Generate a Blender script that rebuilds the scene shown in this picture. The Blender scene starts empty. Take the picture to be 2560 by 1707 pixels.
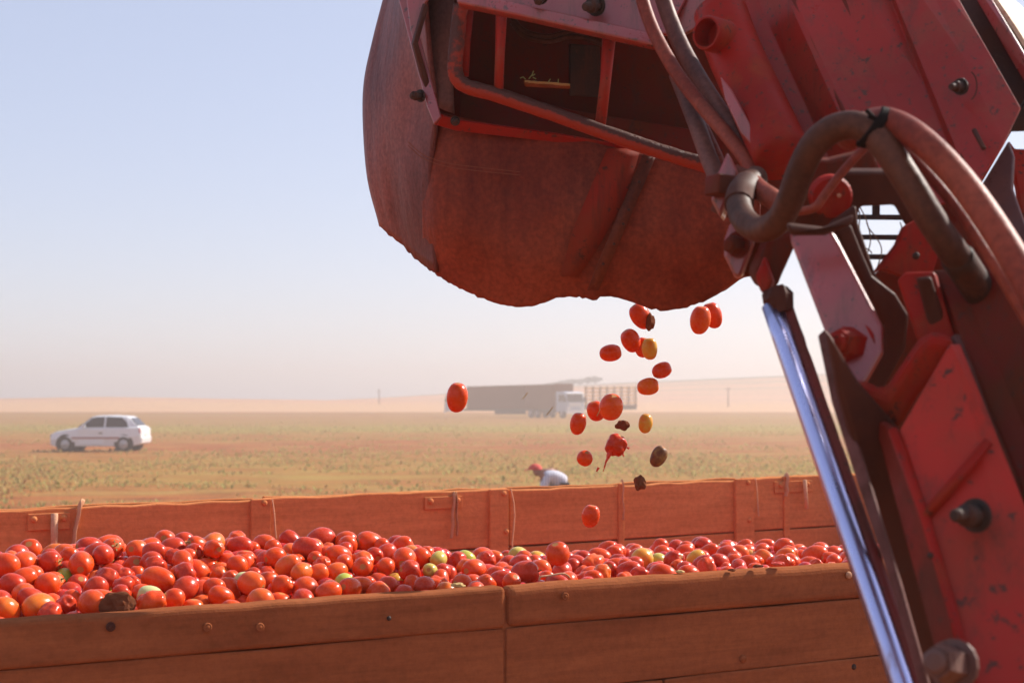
import bpy, bmesh, math, random
import numpy as np
from mathutils import Vector, Matrix, Quaternion, noise

random.seed(7)
SC = bpy.context.scene
COL = SC.collection
# ------------------------------------------------------------------ camera
F = 3555.6
CAMH = 2.0
TANP = (1000 - 853.5) / F
CP = 1 / math.sqrt(1 + TANP * TANP); SP = TANP * CP
cam = bpy.data.cameras.new('camera')
cam.lens = 50; cam.sensor_width = 36
cam.clip_start = 0.05; cam.clip_end = 3000
cam.dof.use_dof = True; cam.dof.focus_distance = 4.0; cam.dof.aperture_fstop = 5.6
camo = bpy.data.objects.new('camera', cam); COL.objects.link(camo)
camo.location = (0, 0, CAMH)
camo.rotation_euler = (math.pi / 2 + math.atan(TANP), 0, 0)
SC.camera = camo
# ------------------------------------------------------------------ sky and sun
SUN_EL, SUN_AZ = math.radians(37), math.radians(60)
w = bpy.data.worlds.new('World'); SC.world = w; w.use_nodes = True
nt = w.node_tree
bg = nt.nodes['Background']
sky = nt.nodes.new('ShaderNodeTexSky'); sky.sky_type = 'NISHITA'; sky.sun_disc = False
sky.sun_elevation = SUN_EL; sky.sun_rotation = SUN_AZ
sky.air_density = 1.0; sky.dust_density = 1.0; sky.ozone_density = 1.0; sky.altitude = 300
wb = nt.nodes.new('ShaderNodeMix'); wb.data_type = 'RGBA'; wb.blend_type = 'MULTIPLY'; wb.inputs[0].default_value = 1
wb.inputs[7].default_value = (1.08, .91, .89, 1)      # dusty, slightly rosy air
nt.links.new(sky.outputs[0], wb.inputs[6])
veil = nt.nodes.new('ShaderNodeMix'); veil.data_type = 'RGBA'; veil.inputs[0].default_value = .55   # high thin haze flattens the sky
veil.inputs[7].default_value = (3.25, 3.55, 4.6, 1)
nt.links.new(wb.outputs[2], veil.inputs[6]); nt.links.new(veil.outputs[2], bg.inputs[0]); bg.inputs[1].default_value = 0.125
sd = bpy.data.lights.new('sun', 'SUN'); sd.energy = 5.0; sd.angle = math.radians(0.55); sd.color = (1, .95, .86)
so = bpy.data.objects.new('sun', sd); COL.objects.link(so)
SUNV = Vector((math.cos(SUN_EL) * math.sin(SUN_AZ), math.cos(SUN_EL) * math.cos(SUN_AZ), math.sin(SUN_EL)))
so.rotation_euler = SUNV.to_track_quat('Z', 'Y').to_euler()
so.location = SUNV * 60
SC.view_settings.view_transform = 'Standard'; SC.view_settings.look = 'None'
SC.view_settings.gamma = 1; SC.view_settings.use_curve_mapping = False
SC.view_settings.exposure = 0.6
SC.render.engine = 'CYCLES'
cy = SC.cycles
cy.use_denoising = True
cy.max_bounces = 6; cy.diffuse_bounces = 3; cy.glossy_bounces = 3; cy.transmission_bounces = 2
cy.volume_bounces = 0; cy.sample_clamp_indirect = 4.0

# ------------------------------------------------------------------ helpers
def P(px, py, d):
    """point seen at photo pixel (px, py), d metres along the view axis"""
    cx = (px - 1280) / F * d; cyy = (853.5 - py) / F * d
    return Vector((cx, d * CP - cyy * SP, CAMH + d * SP + cyy * CP))
def proj(p):
    x, y, z = p[0], p[1], p[2] - CAMH
    d = y * CP + z * SP; up = -y * SP + z * CP
    return 1280 + F * x / d, 853.5 - F * up / d, d
FWD = Vector((0, CP, SP)); RGT = Vector((1, 0, 0)); UPV = Vector((0, -SP, CP))
def V(*a): return Vector(a)

WLOC = {}
def wl(o): return WLOC.get(o.name, Vector((0, 0, 0)))
def tag(o, label=None, cat=None, group=None, kind=None):
    if label: o['label'] = label
    if cat: o['category'] = cat
    if group: o['group'] = group
    if kind: o['kind'] = kind
    return o
def thing(name, loc, label=None, cat=None, group=None):
    o = bpy.data.objects.new(name, None); COL.objects.link(o); o.location = loc
    o.empty_display_size = .2
    WLOC[o.name] = Vector(loc)
    return tag(o, label, cat, group)
def obj(name, bm, mat, parent=None, smooth=False, bevel=0, seg=2, solid=0, subd=0):
    """links a bmesh, built in world coordinates, as one object with its origin at its centre"""
    bmesh.ops.recalc_face_normals(bm, faces=bm.faces)
    c = Vector((0, 0, 0))
    for v in bm.verts: c += v.co
    c /= max(1, len(bm.verts))
    for v in bm.verts: v.co -= c
    me = bpy.data.meshes.new(name); bm.to_mesh(me); bm.free()
    if smooth: me.polygons.foreach_set('use_smooth', [True] * len(me.polygons))
    for m in (mat if isinstance(mat, (list, tuple)) else [mat]): me.materials.append(m)
    o = bpy.data.objects.new(name, me); COL.objects.link(o)
    WLOC[o.name] = c.copy()
    if parent is not None:
        o.parent = parent; o.location = c - wl(parent)
    else: o.location = c
    if solid:
        m = o.modifiers.new('solid', 'SOLIDIFY'); m.thickness = solid; m.offset = 0
    if bevel:
        m = o.modifiers.new('bevel', 'BEVEL'); m.width = bevel; m.segments = seg; m.limit_method = 'ANGLE'; m.angle_limit = math.radians(35)
    if subd:
        m = o.modifiers.new('sub', 'SUBSURF'); m.levels = subd; m.render_levels = subd
    return o
def box_pts(bm, pts):
    """8 points: bottom 4 then top 4"""
    v = [bm.verts.new(p) for p in pts]
    for f in ((0, 3, 2, 1), (4, 5, 6, 7), (0, 1, 5, 4), (1, 2, 6, 5), (2, 3, 7, 6), (3, 0, 4, 7)):
        bm.faces.new([v[i] for i in f])
    return v
def abox(bm, x0, x1, y0, y1, z0, z1, M=None):
    p = [V(x0, y0, z0), V(x1, y0, z0), V(x1, y1, z0), V(x0, y1, z0), V(x0, y0, z1), V(x1, y0, z1), V(x1, y1, z1), V(x0, y1, z1)]
    if M is not None: p = [M @ q for q in p]
    return box_pts(bm, p)
def catmull(pts, n=8):
    pts = [Vector(p) for p in pts]
    if len(pts) < 3: return pts
    ext = [pts[0] * 2 - pts[1]] + pts + [pts[-1] * 2 - pts[-2]]
    out = []
    for i in range(1, len(ext) - 2):
        a, b, c, d = ext[i - 1:i + 3]
        for k in range(n):
            t = k / n
            out.append(.5 * ((2 * b) + (c - a) * t + (2 * a - 5 * b + 4 * c - d) * t * t + (3 * b - a - 3 * c + d) * t ** 3))
    out.append(pts[-1]); return out
def tube(bm, path, r, ns=12, cap=True, flat=1.0, up=None, jit=0):
    """sweep of a circle (or an oval, flat < 1) along a path; r is a radius or one per point"""
    n = len(path); rs = r if isinstance(r, (list, tuple)) else [r] * n
    rings = []; prev = None
    for i, p in enumerate(path):
        t = (path[min(i + 1, n - 1)] - path[max(i - 1, 0)]).normalized()
        if prev is None:
            a = Vector(up) if up is not None else (Vector((0, 0, 1)) if abs(t.z) < .9 else Vector((1, 0, 0)))
            a = (a - t * a.dot(t)).normalized()
        else:
            a = (prev - t * prev.dot(t)).normalized()
        prev = a; b = t.cross(a)
        k = rs[min(int(i * len(rs) / n), len(rs) - 1)] if len(rs) != n else rs[i]
        rings.append([bm.verts.new(p + (a * math.cos(2 * math.pi * j / ns) * flat + b * math.sin(2 * math.pi * j / ns)) * (k + random.uniform(-jit, jit))) for j in range(ns)])
    for i in range(n - 1):
        for j in range(ns):
            bm.faces.new((rings[i][j], rings[i][(j + 1) % ns], rings[i + 1][(j + 1) % ns], rings[i + 1][j]))
    if cap:
        bm.faces.new(rings[0][::-1]); bm.faces.new(rings[-1])
    return rings
def prism(bm, pts, off):
    """polygon swept by a vector"""
    a = [bm.verts.new(p) for p in pts]; b = [bm.verts.new(p + off) for p in pts]
    n = len(pts)
    bm.faces.new(a); bm.faces.new(b[::-1])
    for i in range(n): bm.faces.new((a[i], b[i], b[(i + 1) % n], a[(i + 1) % n]))
def plane_at(px, py, d, tx=0, ty=0):
    """a plane through the point at (px, py, d); its normal points at the camera, tilted right (tx) and up (ty)"""
    o = P(px, py, d); n = (V(0, 0, CAMH) - o).normalized()
    n = (n + RGT * tx + UPV * ty).normalized()
    return o, n
def onplane(px, py, pl):
    o, n = pl; C0 = V(0, 0, CAMH); r = P(px, py, 1) - C0
    return C0 + r * ((o - C0).dot(n) / r.dot(n))
def plate(name, poly, d, mat, parent, tx=0, ty=0, th=.012, bevel=.003, ref=None, label=None, seg=2):
    """a steel plate: an outline on a plane d metres out, th thick"""
    cx = sum(p[0] for p in poly) / len(poly); cyy = sum(p[1] for p in poly) / len(poly)
    if ref: cx, cyy = ref
    pl = plane_at(cx, cyy, d, tx, ty)
    pts = [onplane(x, y, pl) for x, y in poly]
    bm = bmesh.new(); prism(bm, pts, -pl[1] * th)
    o = obj(name, bm, mat, parent, bevel=bevel, seg=seg)
    if label: o['label'] = label
    return o
def bolt(px, py, d, r, mat, parent, ln=.03, tx=0, ty=0, nut=True, name='bolt', dome=False):
    """hexagonal nut with its round stud, standing out along the plane's normal"""
    o, n = plane_at(px, py, d, tx, ty)
    a = n.orthogonal().normalized(); b = n.cross(a)
    bm = bmesh.new()
    def ring(k, rad, off, ns, ph=0): return [bm.verts.new(o + n * off + (a * math.cos(2 * math.pi * j / ns + ph) + b * math.sin(2 * math.pi * j / ns + ph)) * rad) for j in range(ns)]
    def loft(prof, ns):
        rs = [ring(0, rr, zz, ns) for rr, zz in prof]
        for i in range(len(rs) - 1):
            for j in range(ns): bm.faces.new((rs[i][j], rs[i][(j + 1) % ns], rs[i + 1][(j + 1) % ns], rs[i + 1][j]))
        bm.faces.new(rs[0][::-1]); bm.faces.new(rs[-1])
    if dome:
        loft([(r, 0), (r * .95, r * .25), (r * .7, r * .5), (r * .3, r * .62)], 12)
    else:
        loft([(r * 1.35, -.002), (r * 1.35, r * .18)], 18)
        if nut:
            loft([(r, r * .2), (r, ln * .8), (r * .86, ln)], 6)
            loft([(r * .62, ln * .9), (r * .62, ln * 1.12), (r * .45, ln * 1.18)], 12)
            loft([(r * .25, ln * 1.185), (r * .22, ln * 1.19)], 10)
        else:
            loft([(r * .9, r * .2), (r * .9, ln * .55), (r * .55, ln * .62), (r * .55, ln), (r * .4, ln * 1.1)], 14)
    return obj(name, bm, mat, parent)

# ------------------------------------------------------------------ materials
def mat(name, rough=.5, metal=0, spec=.5):
    m = bpy.data.materials.new(name); m.use_nodes = True
    b = m.node_tree.nodes['Principled BSDF']
    b.inputs['Roughness'].default_value = rough; b.inputs['Metallic'].default_value = metal
    b.inputs['Specular IOR Level'].default_value = spec
    return m, m.node_tree, b
def node(nt, typ, **kw):
    n = nt.nodes.new(typ)
    for k, v in kw.items():
        if k.startswith('i_'):
            key = k[2:]; key = int(key) if key.isdigit() else key.replace('_', ' ')
            n.inputs[key].default_value = v
        else: setattr(n, k, v)
    return n
def tex(nt, scale=5, detail=4, rough=.6, coord='Object', stretch=None, rnd=False):
    tc = node(nt, 'ShaderNodeTexCoord'); src = tc.outputs[coord]
    if rnd:
        oi = node(nt, 'ShaderNodeObjectInfo'); va = node(nt, 'ShaderNodeVectorMath', operation='ADD')
        mu = node(nt, 'ShaderNodeMath', operation='MULTIPLY'); mu.inputs[1].default_value = 37
        nt.links.new(oi.outputs['Random'], mu.inputs[0])
        nt.links.new(src, va.inputs[0]); nt.links.new(mu.outputs[0], va.inputs[1]); src = va.outputs[0]
    if stretch:
        mp = node(nt, 'ShaderNodeMapping'); mp.inputs['Scale'].default_value = stretch
        nt.links.new(src, mp.inputs[0]); src = mp.outputs[0]
    n = node(nt, 'ShaderNodeTexNoise'); n.inputs['Scale'].default_value = scale
    n.inputs['Detail'].default_value = detail; n.inputs['Roughness'].default_value = rough
    nt.links.new(src, n.inputs['Vector']); return n
def ramp(nt, src, stops):
    r = node(nt, 'ShaderNodeValToRGB'); e = r.color_ramp.elements
    while len(e) < len(stops): e.new(.5)
    for k, (p, c) in zip(e, stops):
        k.position = p; k.color = (*c, 1) if len(c) == 3 else c
    nt.links.new(src, r.inputs[0]); return r
def mixc(nt, fac, a, b):
    m = node(nt, 'ShaderNodeMix', data_type='RGBA')
    for s, v in ((m.inputs[0], fac), (m.inputs[6], a), (m.inputs[7], b)):
        if hasattr(v, 'links'): nt.links.new(v, s)
        else: s.default_value = v if isinstance(v, (int, float)) else (*v, 1)
    return m.outputs[2]
def bump(nt, b, src, strength=.3, dist=.01):
    n = node(nt, 'ShaderNodeBump'); n.inputs['Strength'].default_value = strength; n.inputs['Distance'].default_value = dist
    nt.links.new(src, n.inputs['Height']); nt.links.new(n.outputs[0], b.inputs['Normal'])
DUST = (.30, .115, .055)
def painted(name, col, dirt=.45, rough=.3, dust=DUST, spec=.6, coat=.25, scale=9):
    """worn gloss paint with field dust in patches, scratches and specks"""
    m, nt, b = mat(name, rough, 0, spec)
    n1 = tex(nt, scale, 6, .65); n2 = tex(nt, scale * 9, 3, .6)
    f = ramp(nt, n1.outputs[0], [(.62 - dirt * .4, (0, 0, 0)), (.92 - dirt * .25, (1, 1, 1))])
    sp = ramp(nt, n2.outputs[0], [(.61, (0, 0, 0)), (.68, (.9, .9, .9))])
    dark = [c * .62 for c in col]
    n0 = tex(nt, scale * .22, 4, .6); n3 = tex(nt, scale * 2.2, 5, .75, stretch=(1, 1, .12)); n4 = tex(nt, scale * 3.1, 6, .72)
    c0 = mixc(nt, ramp(nt, n0.outputs[0], [(.35, (0, 0, 0)), (.65, (1, 1, 1))]).outputs[0], col, dark)
    c1 = mixc(nt, f.outputs[0], c0, dust)
    run = ramp(nt, n3.outputs[0], [(.54, (0, 0, 0)), (.68, (.85 * min(1, dirt * 1.8),) * 3)])       # runs of dirt
    c1 = mixc(nt, run.outputs[0], c1, (.085, .026, .014))
    chip = ramp(nt, n4.outputs[0], [(.635, (0, 0, 0)), (.65, (1, 1, 1))])    # chipped paint down to rust
    c1 = mixc(nt, chip.outputs[0], c1, (.075, .022, .012))
    c2 = mixc(nt, sp.outputs[0], c1, (.07, .025, .015))
    nt.links.new(c2, b.inputs['Base Color'])
    rr = ramp(nt, n1.outputs[0], [(.3, (rough * .75,) * 3), (.75, (min(1, rough * 1.9),) * 3)])
    nt.links.new(rr.outputs[0], b.inputs['Roughness'])
    b.inputs['Coat Weight'].default_value = coat; b.inputs['Coat Roughness'].default_value = .18
    bump(nt, b, n2.outputs[0], .12, .004)
    return m
RED = painted('red_paint', (.36, .012, .004), .25, .42, (.30, .07, .022), .16, .0)
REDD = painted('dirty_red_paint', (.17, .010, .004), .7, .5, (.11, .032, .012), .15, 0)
REDM = painted('bright_red_paint', (.46, .024, .008), .25, .4, DUST, .2, .0)
REDSHEEN = painted('sky_sheen_red_paint', (.39, .052, .05), .4, .27, (.32, .095, .07), .75, .35)  # red paint; the sky's pink sheen is mixed into its base colour
GREASE = painted('grimy_steel', (.06, .014, .007), .6, .55, (.11, .032, .016), .25, 0)
RUSTEDGE = painted('worn_edge_steel', (.19, .06, .048), .6, .5, (.07, .026, .018), .3, .05, 25)
IRON = painted('dark_iron', (.025, .014, .010), .5, .5, (.10, .04, .022), .3, 0)
NUT = painted('dusty_nut_steel', (.13, .05, .036), .5, .45, (.20, .085, .055), .4, 0)
GREY = painted('grey_plate', (.16, .085, .085), .5, .5, (.25, .11, .08), .5, .1)
def rubber(name, col, dust, rough=.55):
    m, nt, b = mat(name, rough, 0, .14)
    n1 = tex(nt, 7, 6, .65, stretch=(1, 1, .35)); n2 = tex(nt, 90, 3, .6)
    f = ramp(nt, n1.outputs[0], [(.34, (0, 0, 0)), (.72, (1, 1, 1))])
    n3 = tex(nt, 16, 6, .75, stretch=(1, 1, .09)); n4 = tex(nt, 2.2, 4, .6)
    c = mixc(nt, f.outputs[0], col, dust)
    c = mixc(nt, ramp(nt, n3.outputs[0], [(.5, (0, 0, 0)), (.68, (.5,) * 3)]).outputs[0], c, [q * .45 for q in col])
    c = mixc(nt, ramp(nt, n4.outputs[0], [(.45, (0, 0, 0)), (.7, (.6,) * 3)]).outputs[0], c, [min(1, q * 1.35) for q in dust])
    s = ramp(nt, n2.outputs[0], [(.3, (.7,) * 3), (.7, (1.15,) * 3)])
    mu = node(nt, 'ShaderNodeMix', data_type='RGBA', blend_type='MULTIPLY'); mu.inputs[0].default_value = 1
    nt.links.new(c, mu.inputs[6]); nt.links.new(s.outputs[0], mu.inputs[7])
    nt.links.new(mu.outputs[2], b.inputs['Base Color'])
    bump(nt, b, n1.outputs[0], .35, .02)
    return m
SKIRT = rubber('dusty_rubber_sheet', (.15, .019, .008), (.27, .052, .022))
SKIRTL = rubber('purple_brown_sheet', (.14, .038, .032), (.24, .075, .058), .42)
HOSE = rubber('dusty_hose', (.05, .02, .013), (.12, .045, .026), .5)
HOSER = rubber('red_dusted_hose', (.20, .03, .018), (.28, .065, .035), .5)
STRAPM = rubber('grey_brown_belt', (.10, .045, .04), (.2, .08, .06), .5)
def bar_mat():
    """red tube with caked dirt lying along its upper side"""
    m, nt, b = mat('dirt_topped_red_tube', .5, 0, .25)
    g = node(nt, 'ShaderNodeNewGeometry'); sx = node(nt, 'ShaderNodeSeparateXYZ'); nt.links.new(g.outputs['Normal'], sx.inputs[0])
    n = tex(nt, 55, 4, .7); ad = node(nt, 'ShaderNodeMath', operation='MULTIPLY_ADD'); nt.links.new(n.outputs[0], ad.inputs[0]); ad.inputs[1].default_value = 1.1; nt.links.new(sx.outputs[2], ad.inputs[2])
    f = ramp(nt, ad.outputs[0], [(.40, (0, 0, 0)), (.62, (1, 1, 1))])
    nt.links.new(mixc(nt, f.outputs[0], (.32, .034, .014), (.085, .026, .016)), b.inputs['Base Color'])
    bump(nt, b, n.outputs[0], .6, .01); return m
BARM = bar_mat()
def chrome():
    m, nt, b = mat('chrome_rod', .22, 1)
    n = tex(nt, 30, 4, .7, stretch=(1, 1, .2))
    f = ramp(nt, n.outputs[0], [(.6, (0, 0, 0)), (.75, (1, 1, 1))])
    nt.links.new(mixc(nt, f.outputs[0], (.50, .52, .80), (.36, .28, .34)), b.inputs['Base Color'])
    r = ramp(nt, n.outputs[0], [(.4, (.27,) * 3), (.8, (.42,) * 3)]); nt.links.new(r.outputs[0], b.inputs['Roughness'])
    return m
CHROME = chrome()
def plankm(name, a, bcol, st=(1, 1, 1)):
    m, nt, b = mat(name, .95, 0, .0)
    n1 = tex(nt, 3.0, 6, .65, stretch=st, rnd=True); n2 = tex(nt, 45, 4, .7, rnd=True); n3 = tex(nt, 160, 2, .5)
    tc = node(nt, 'ShaderNodeTexCoord'); mp = node(nt, 'ShaderNodeMapping', vector_type='TEXTURE'); mp.inputs['Rotation'].default_value = (0, 0, math.radians(27.7)); mp.inputs['Scale'].default_value = (14, 1, 1)
    nt.links.new(tc.outputs['Object'], mp.inputs[0]); ng = node(nt, 'ShaderNodeTexNoise'); ng.inputs['Scale'].default_value = 42; ng.inputs['Detail'].default_value = 5; ng.inputs['Roughness'].default_value = .7; nt.links.new(mp.outputs[0], ng.inputs['Vector'])
    f = ramp(nt, n1.outputs[0], [(.3, (0, 0, 0)), (.7, (1, 1, 1))])
    c = mixc(nt, f.outputs[0], a, bcol)
    c = mixc(nt, ramp(nt, ng.outputs[0], [(.42, (0, 0, 0)), (.66, (.36,) * 3)]).outputs[0], c, [q * .6 for q in bcol])
    s = ramp(nt, n2.outputs[0], [(.28, (.84,) * 3), (.6, (1.04,) * 3)])
    mu = node(nt, 'ShaderNodeMix', data_type='RGBA', blend_type='MULTIPLY'); mu.inputs[0].default_value = 1
    nt.links.new(c, mu.inputs[6]); nt.links.new(s.outputs[0], mu.inputs[7])
    nt.links.new(mu.outputs[2], b.inputs['Base Color'])
    ad = node(nt, 'ShaderNodeMath', operation='ADD'); nt.links.new(n2.outputs[0], ad.inputs[0]); nt.links.new(n3.outputs[0], ad.inputs[1])
    bump(nt, b, ad.outputs[0], .3, .004)
    return m
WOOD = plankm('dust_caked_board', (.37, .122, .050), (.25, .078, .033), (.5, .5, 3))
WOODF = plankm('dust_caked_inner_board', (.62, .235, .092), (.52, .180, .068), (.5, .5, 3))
STRAPT = plankm('dusty_strap', (.48, .26, .15), (.60, .34, .21))
def plain(name, col, rough=.6, metal=0, spec=.4, var=.2, scale=8):
    m, nt, b = mat(name, rough, metal, spec)
    n = tex(nt, scale, 4, .6, rnd=True)
    nt.links.new(mixc(nt, n.outputs[0], [c * (1 - var) for c in col], [c * (1 + var) for c in col]), b.inputs['Base Color'])
    return m
# ================================================================== THE GROUND
def sm(x, a, b):
    t = max(0, min(1, (x - a) / (b - a))); return t * t * (3 - 2 * t)
C1P = [-2000, 0, 250, 600, 900, 1300, 2560, 5000]; C1Y = [999, 996, 991, 997, 1001, 1003, 1001, 1001]
C2P = [-2000, 500, 800, 950, 1100, 1300, 1440, 1590, 1830, 2070, 2560, 5000]; C2Y = [999, 999, 1001, 994, 985, 972, 963, 955, 945, 934, 922, 915]
def ground_z(x, y):
    if y < 200: return .04 * noise.noise((x * .2, y * .2, 0)) * min(1, max(0, (y - 12) / 10))
    px = 1280 + F * x / y
    z1 = CAMH - (float(np.interp(px, C1P, C1Y)) - 1000) / F * 330
    z2 = CAMH - (float(np.interp(px, C2P, C2Y)) - 1000) / F * 450
    a = z1 * sm(y, 225, 330); return a + (z2 - a) * sm(y, 320, 450) - max(0, y - 455) * .03
def ground_mat():
    m, nt, b = mat('field_soil', .95, 0, .1)
    geo = node(nt, 'ShaderNodeNewGeometry'); sx = node(nt, 'ShaderNodeSeparateXYZ'); nt.links.new(geo.outputs['Position'], sx.inputs[0])
    def ns(scale, st=(1, 1, 1), det=5):
        mp = node(nt, 'ShaderNodeMapping'); mp.inputs['Scale'].default_value = st; nt.links.new(geo.outputs['Position'], mp.inputs[0])
        n = node(nt, 'ShaderNodeTexNoise'); n.inputs['Scale'].default_value = scale; n.inputs['Detail'].default_value = det; n.inputs['Roughness'].default_value = .65
        nt.links.new(mp.outputs[0], n.inputs['Vector']); return n
    big = ns(.05, (.35, 1, 1)); mid = ns(.5, (.5, 1, 1)); fine = ns(5, (1, 1, 1), 3)
    soil = mixc(nt, fine.outputs[0], (.42, .128, .036), (.27, .078, .022))
    weed = mixc(nt, fine.outputs[0], (.24, .21, .035), (.35, .22, .05))
    # weedy strips lie across the view at two distances
    y = sx.outputs[1]
    strip = ramp(nt, y, [(0, (0, 0, 0))]); nt.nodes.remove(strip)
    mr = node(nt, 'ShaderNodeMapRange'); mr.inputs[1].default_value = 0; mr.inputs[2].default_value = 500; nt.links.new(y, mr.inputs[0])
    st = ramp(nt, mr.outputs[0], [(.05, (.25,) * 3), (.085, (.55,) * 3), (.125, (.2,) * 3), (.16, (.4,) * 3), (.20, (1.0,) * 3), (.26, (.4,) * 3), (.36, (.5,) * 3), (.47, (.3,) * 3)])
    ad = node(nt, 'ShaderNodeMath', operation='ADD'); nt.links.new(st.outputs[0], ad.inputs[0])
    mx = node(nt, 'ShaderNodeMath', operation='ADD'); nt.links.new(mid.outputs[0], mx.inputs[0]); nt.links.new(big.outputs[0], mx.inputs[1])
    nt.links.new(mx.outputs[0], ad.inputs[1])
    wf = ramp(nt, ad.outputs[0], [(.0, (0, 0, 0)), (.95, (0, 0, 0)), (1.0, (.0, .0, .0))])
    mr2 = node(nt, 'ShaderNodeMapRange'); mr2.inputs[1].default_value = 1.15; mr2.inputs[2].default_value = 1.9; nt.links.new(ad.outputs[0], mr2.inputs[0])
    nt.nodes.remove(wf)
    clods = ns(1.6, (.45, 1, 1), 6)
    soil = mixc(nt, ramp(nt, clods.outputs[0], [(.42, (0, 0, 0)), (.62, (.8,) * 3)]).outputs[0], soil, (.17, .052, .018))
    soil = mixc(nt, ramp(nt, mid.outputs[0], [(.48, (0, 0, 0)), (.68, (.6,) * 3)]).outputs[0], soil, (.40, .22, .09))
    field = mixc(nt, mr2.outputs[0], soil, weed)
    straw = mixc(nt, mid.outputs[0], (.60, .36, .19), (.50, .27, .14))
    hillf = ns(.06, (.12, 1, 1), 4)
    hill = ramp(nt, hillf.outputs[0], [(.35, (.50, .24, .16)), (.5, (.56, .30, .18)), (.62, (.34, .24, .15))])
    hilltop = mixc(nt, big.outputs[0], (.12, .13, .10), (.17, .16, .12))
    r1 = node(nt, 'ShaderNodeMapRange'); r1.inputs[1].default_value = 228; r1.inputs[2].default_value = 238; nt.links.new(y, r1.inputs[0])
    r2 = node(nt, 'ShaderNodeMapRange'); r2.inputs[1].default_value = 285; r2.inputs[2].default_value = 312; nt.links.new(y, r2.inputs[0])
    r3 = node(nt, 'ShaderNodeMapRange'); r3.inputs[1].default_value = 418; r3.inputs[2].default_value = 424; nt.links.new(y, r3.inputs[0])
    c = mixc(nt, r1.outputs[0], field, straw); c = mixc(nt, r2.outputs[0], c, hill.outputs[0]); c = mixc(nt, r3.outputs[0], c, hilltop)
    nt.links.new(c, b.inputs['Base Color'])
    bump(nt, b, fine.outputs[0], .8, .08)
    return m
GROUND = ground_mat()
ys = [-36, -20, -8, 0, 6] + [6 + i * 2 for i in range(1, 48)] + [100 + i * 5 for i in range(1, 21)] + [200 + i * 6 for i in range(1, 59)]
xs = [-294 + i * 6 for i in range(99)]
bm = bmesh.new()
rows = [[bm.verts.new((x, y, ground_z(x, max(y, 1)))) for x in xs] for y in ys]
for i in range(len(ys) - 1):
    for j in range(len(xs) - 1): bm.faces.new((rows[i][j], rows[i][j + 1], rows[i + 1][j + 1], rows[i + 1][j]))
tag(obj('field_ground', bm, GROUND, smooth=True), 'red soil field rising to low hills at the horizon', None, None, 'structure')

# low weeds and dry vines left on the field: nobody could count them
def weeds_mat():
    m, nt, b = mat('field_weeds', .8, 0, .2)
    g = node(nt, 'ShaderNodeNewGeometry')
    r = ramp(nt, g.outputs['Random Per Island'], [(0, (.34, .31, .09)), (.3, (.42, .36, .13)), (.55, (.48, .31, .13)), (.8, (.43, .21, .08)), (1, (.38, .36, .11))])
    nt.links.new(r.outputs[0], b.inputs['Base Color'])
    tl = node(nt, 'ShaderNodeBsdfTranslucent'); nt.links.new(r.outputs[0], tl.inputs[0]); ms = node(nt, 'ShaderNodeMixShader'); ms.inputs[0].default_value = .5
    nt.links.new(b.outputs[0], ms.inputs[1]); nt.links.new(tl.outputs[0], ms.inputs[2]); nt.links.new(ms.outputs[0], nt.nodes['Material Output'].inputs[0]); return m
rnd = random.Random(3)
vs, fs = [], []
def tuft(x, y, hgt, green):
    z = ground_z(x, y)
    for k in range(rnd.randint(3, 5)):
        a = rnd.uniform(0, 6.28); ln = hgt * rnd.uniform(.6, 1.3); wd = ln * rnd.uniform(.22, .4)
        dx, dy = math.cos(a), math.sin(a); tip = rnd.uniform(.3, .9) * ln
        i = len(vs)
        bx, by = x + dx * .03, y + dy * .03
        vs.extend([(bx - dy * wd * .3, by + dx * wd * .3, z - .01), (bx + dy * wd * .3, by - dx * wd * .3, z - .01),
                   (bx + dx * tip * .6 + dy * wd, by + dy * tip * .6 - dx * wd, z + ln * .75), (bx + dx * tip, by + dy * tip, z + ln), (bx + dx * tip * .6 - dy * wd, by + dy * tip * .6 + dx * wd, z + ln * .7)])
        fs.append((i, i + 1, i + 2, i + 3, i + 4))
n_t = 0
while n_t < 26000:
    y = 16 * (150 / 16) ** rnd.random(); x = rnd.uniform(-.42, .42) * y
    dens = .13 + .36 * math.exp(-((y - 46) / 10) ** 2) + .8 * math.exp(-((y - 100) / 16) ** 2) + .9 * noise.noise((x * .10, y * .16, 3)) + .5 * noise.noise((x * .5, y * .5, 7))
    if rnd.random() > dens: continue
    tuft(x, y, rnd.uniform(.03, .08) * (1.7 if rnd.random() < .06 else 1), 0); n_t += 1
me = bpy.data.meshes.new('field_weeds'); me.from_pydata(vs, [], fs); me.materials.append(weeds_mat())
o = bpy.data.objects.new('field_weeds', me); COL.objects.link(o)
tag(o, 'sparse dry green weeds scattered over the red field', None, None, 'stuff')

# ================================================================== THE AIR: dusty haze
hm = bpy.data.materials.new('dust_haze'); hm.use_nodes = True
hn = hm.node_tree; hn.nodes.clear()
ho = hn.nodes.new('ShaderNodeOutputMaterial'); hv = hn.nodes.new('ShaderNodeVolumePrincipled')
hv.inputs['Color'].default_value = (.96, .91, .90, 1); hv.inputs['Density'].default_value = .0016; hv.inputs['Anisotropy'].default_value = .35
hn.links.new(hv.outputs[0], ho.inputs['Volume'])
bm = bmesh.new(); abox(bm, -297, 297, -40, 556, -6.0, 15.5)
o = obj('haze', bm, hm); tag(o, 'warm dusty haze over the field', None, None, 'stuff')

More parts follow.
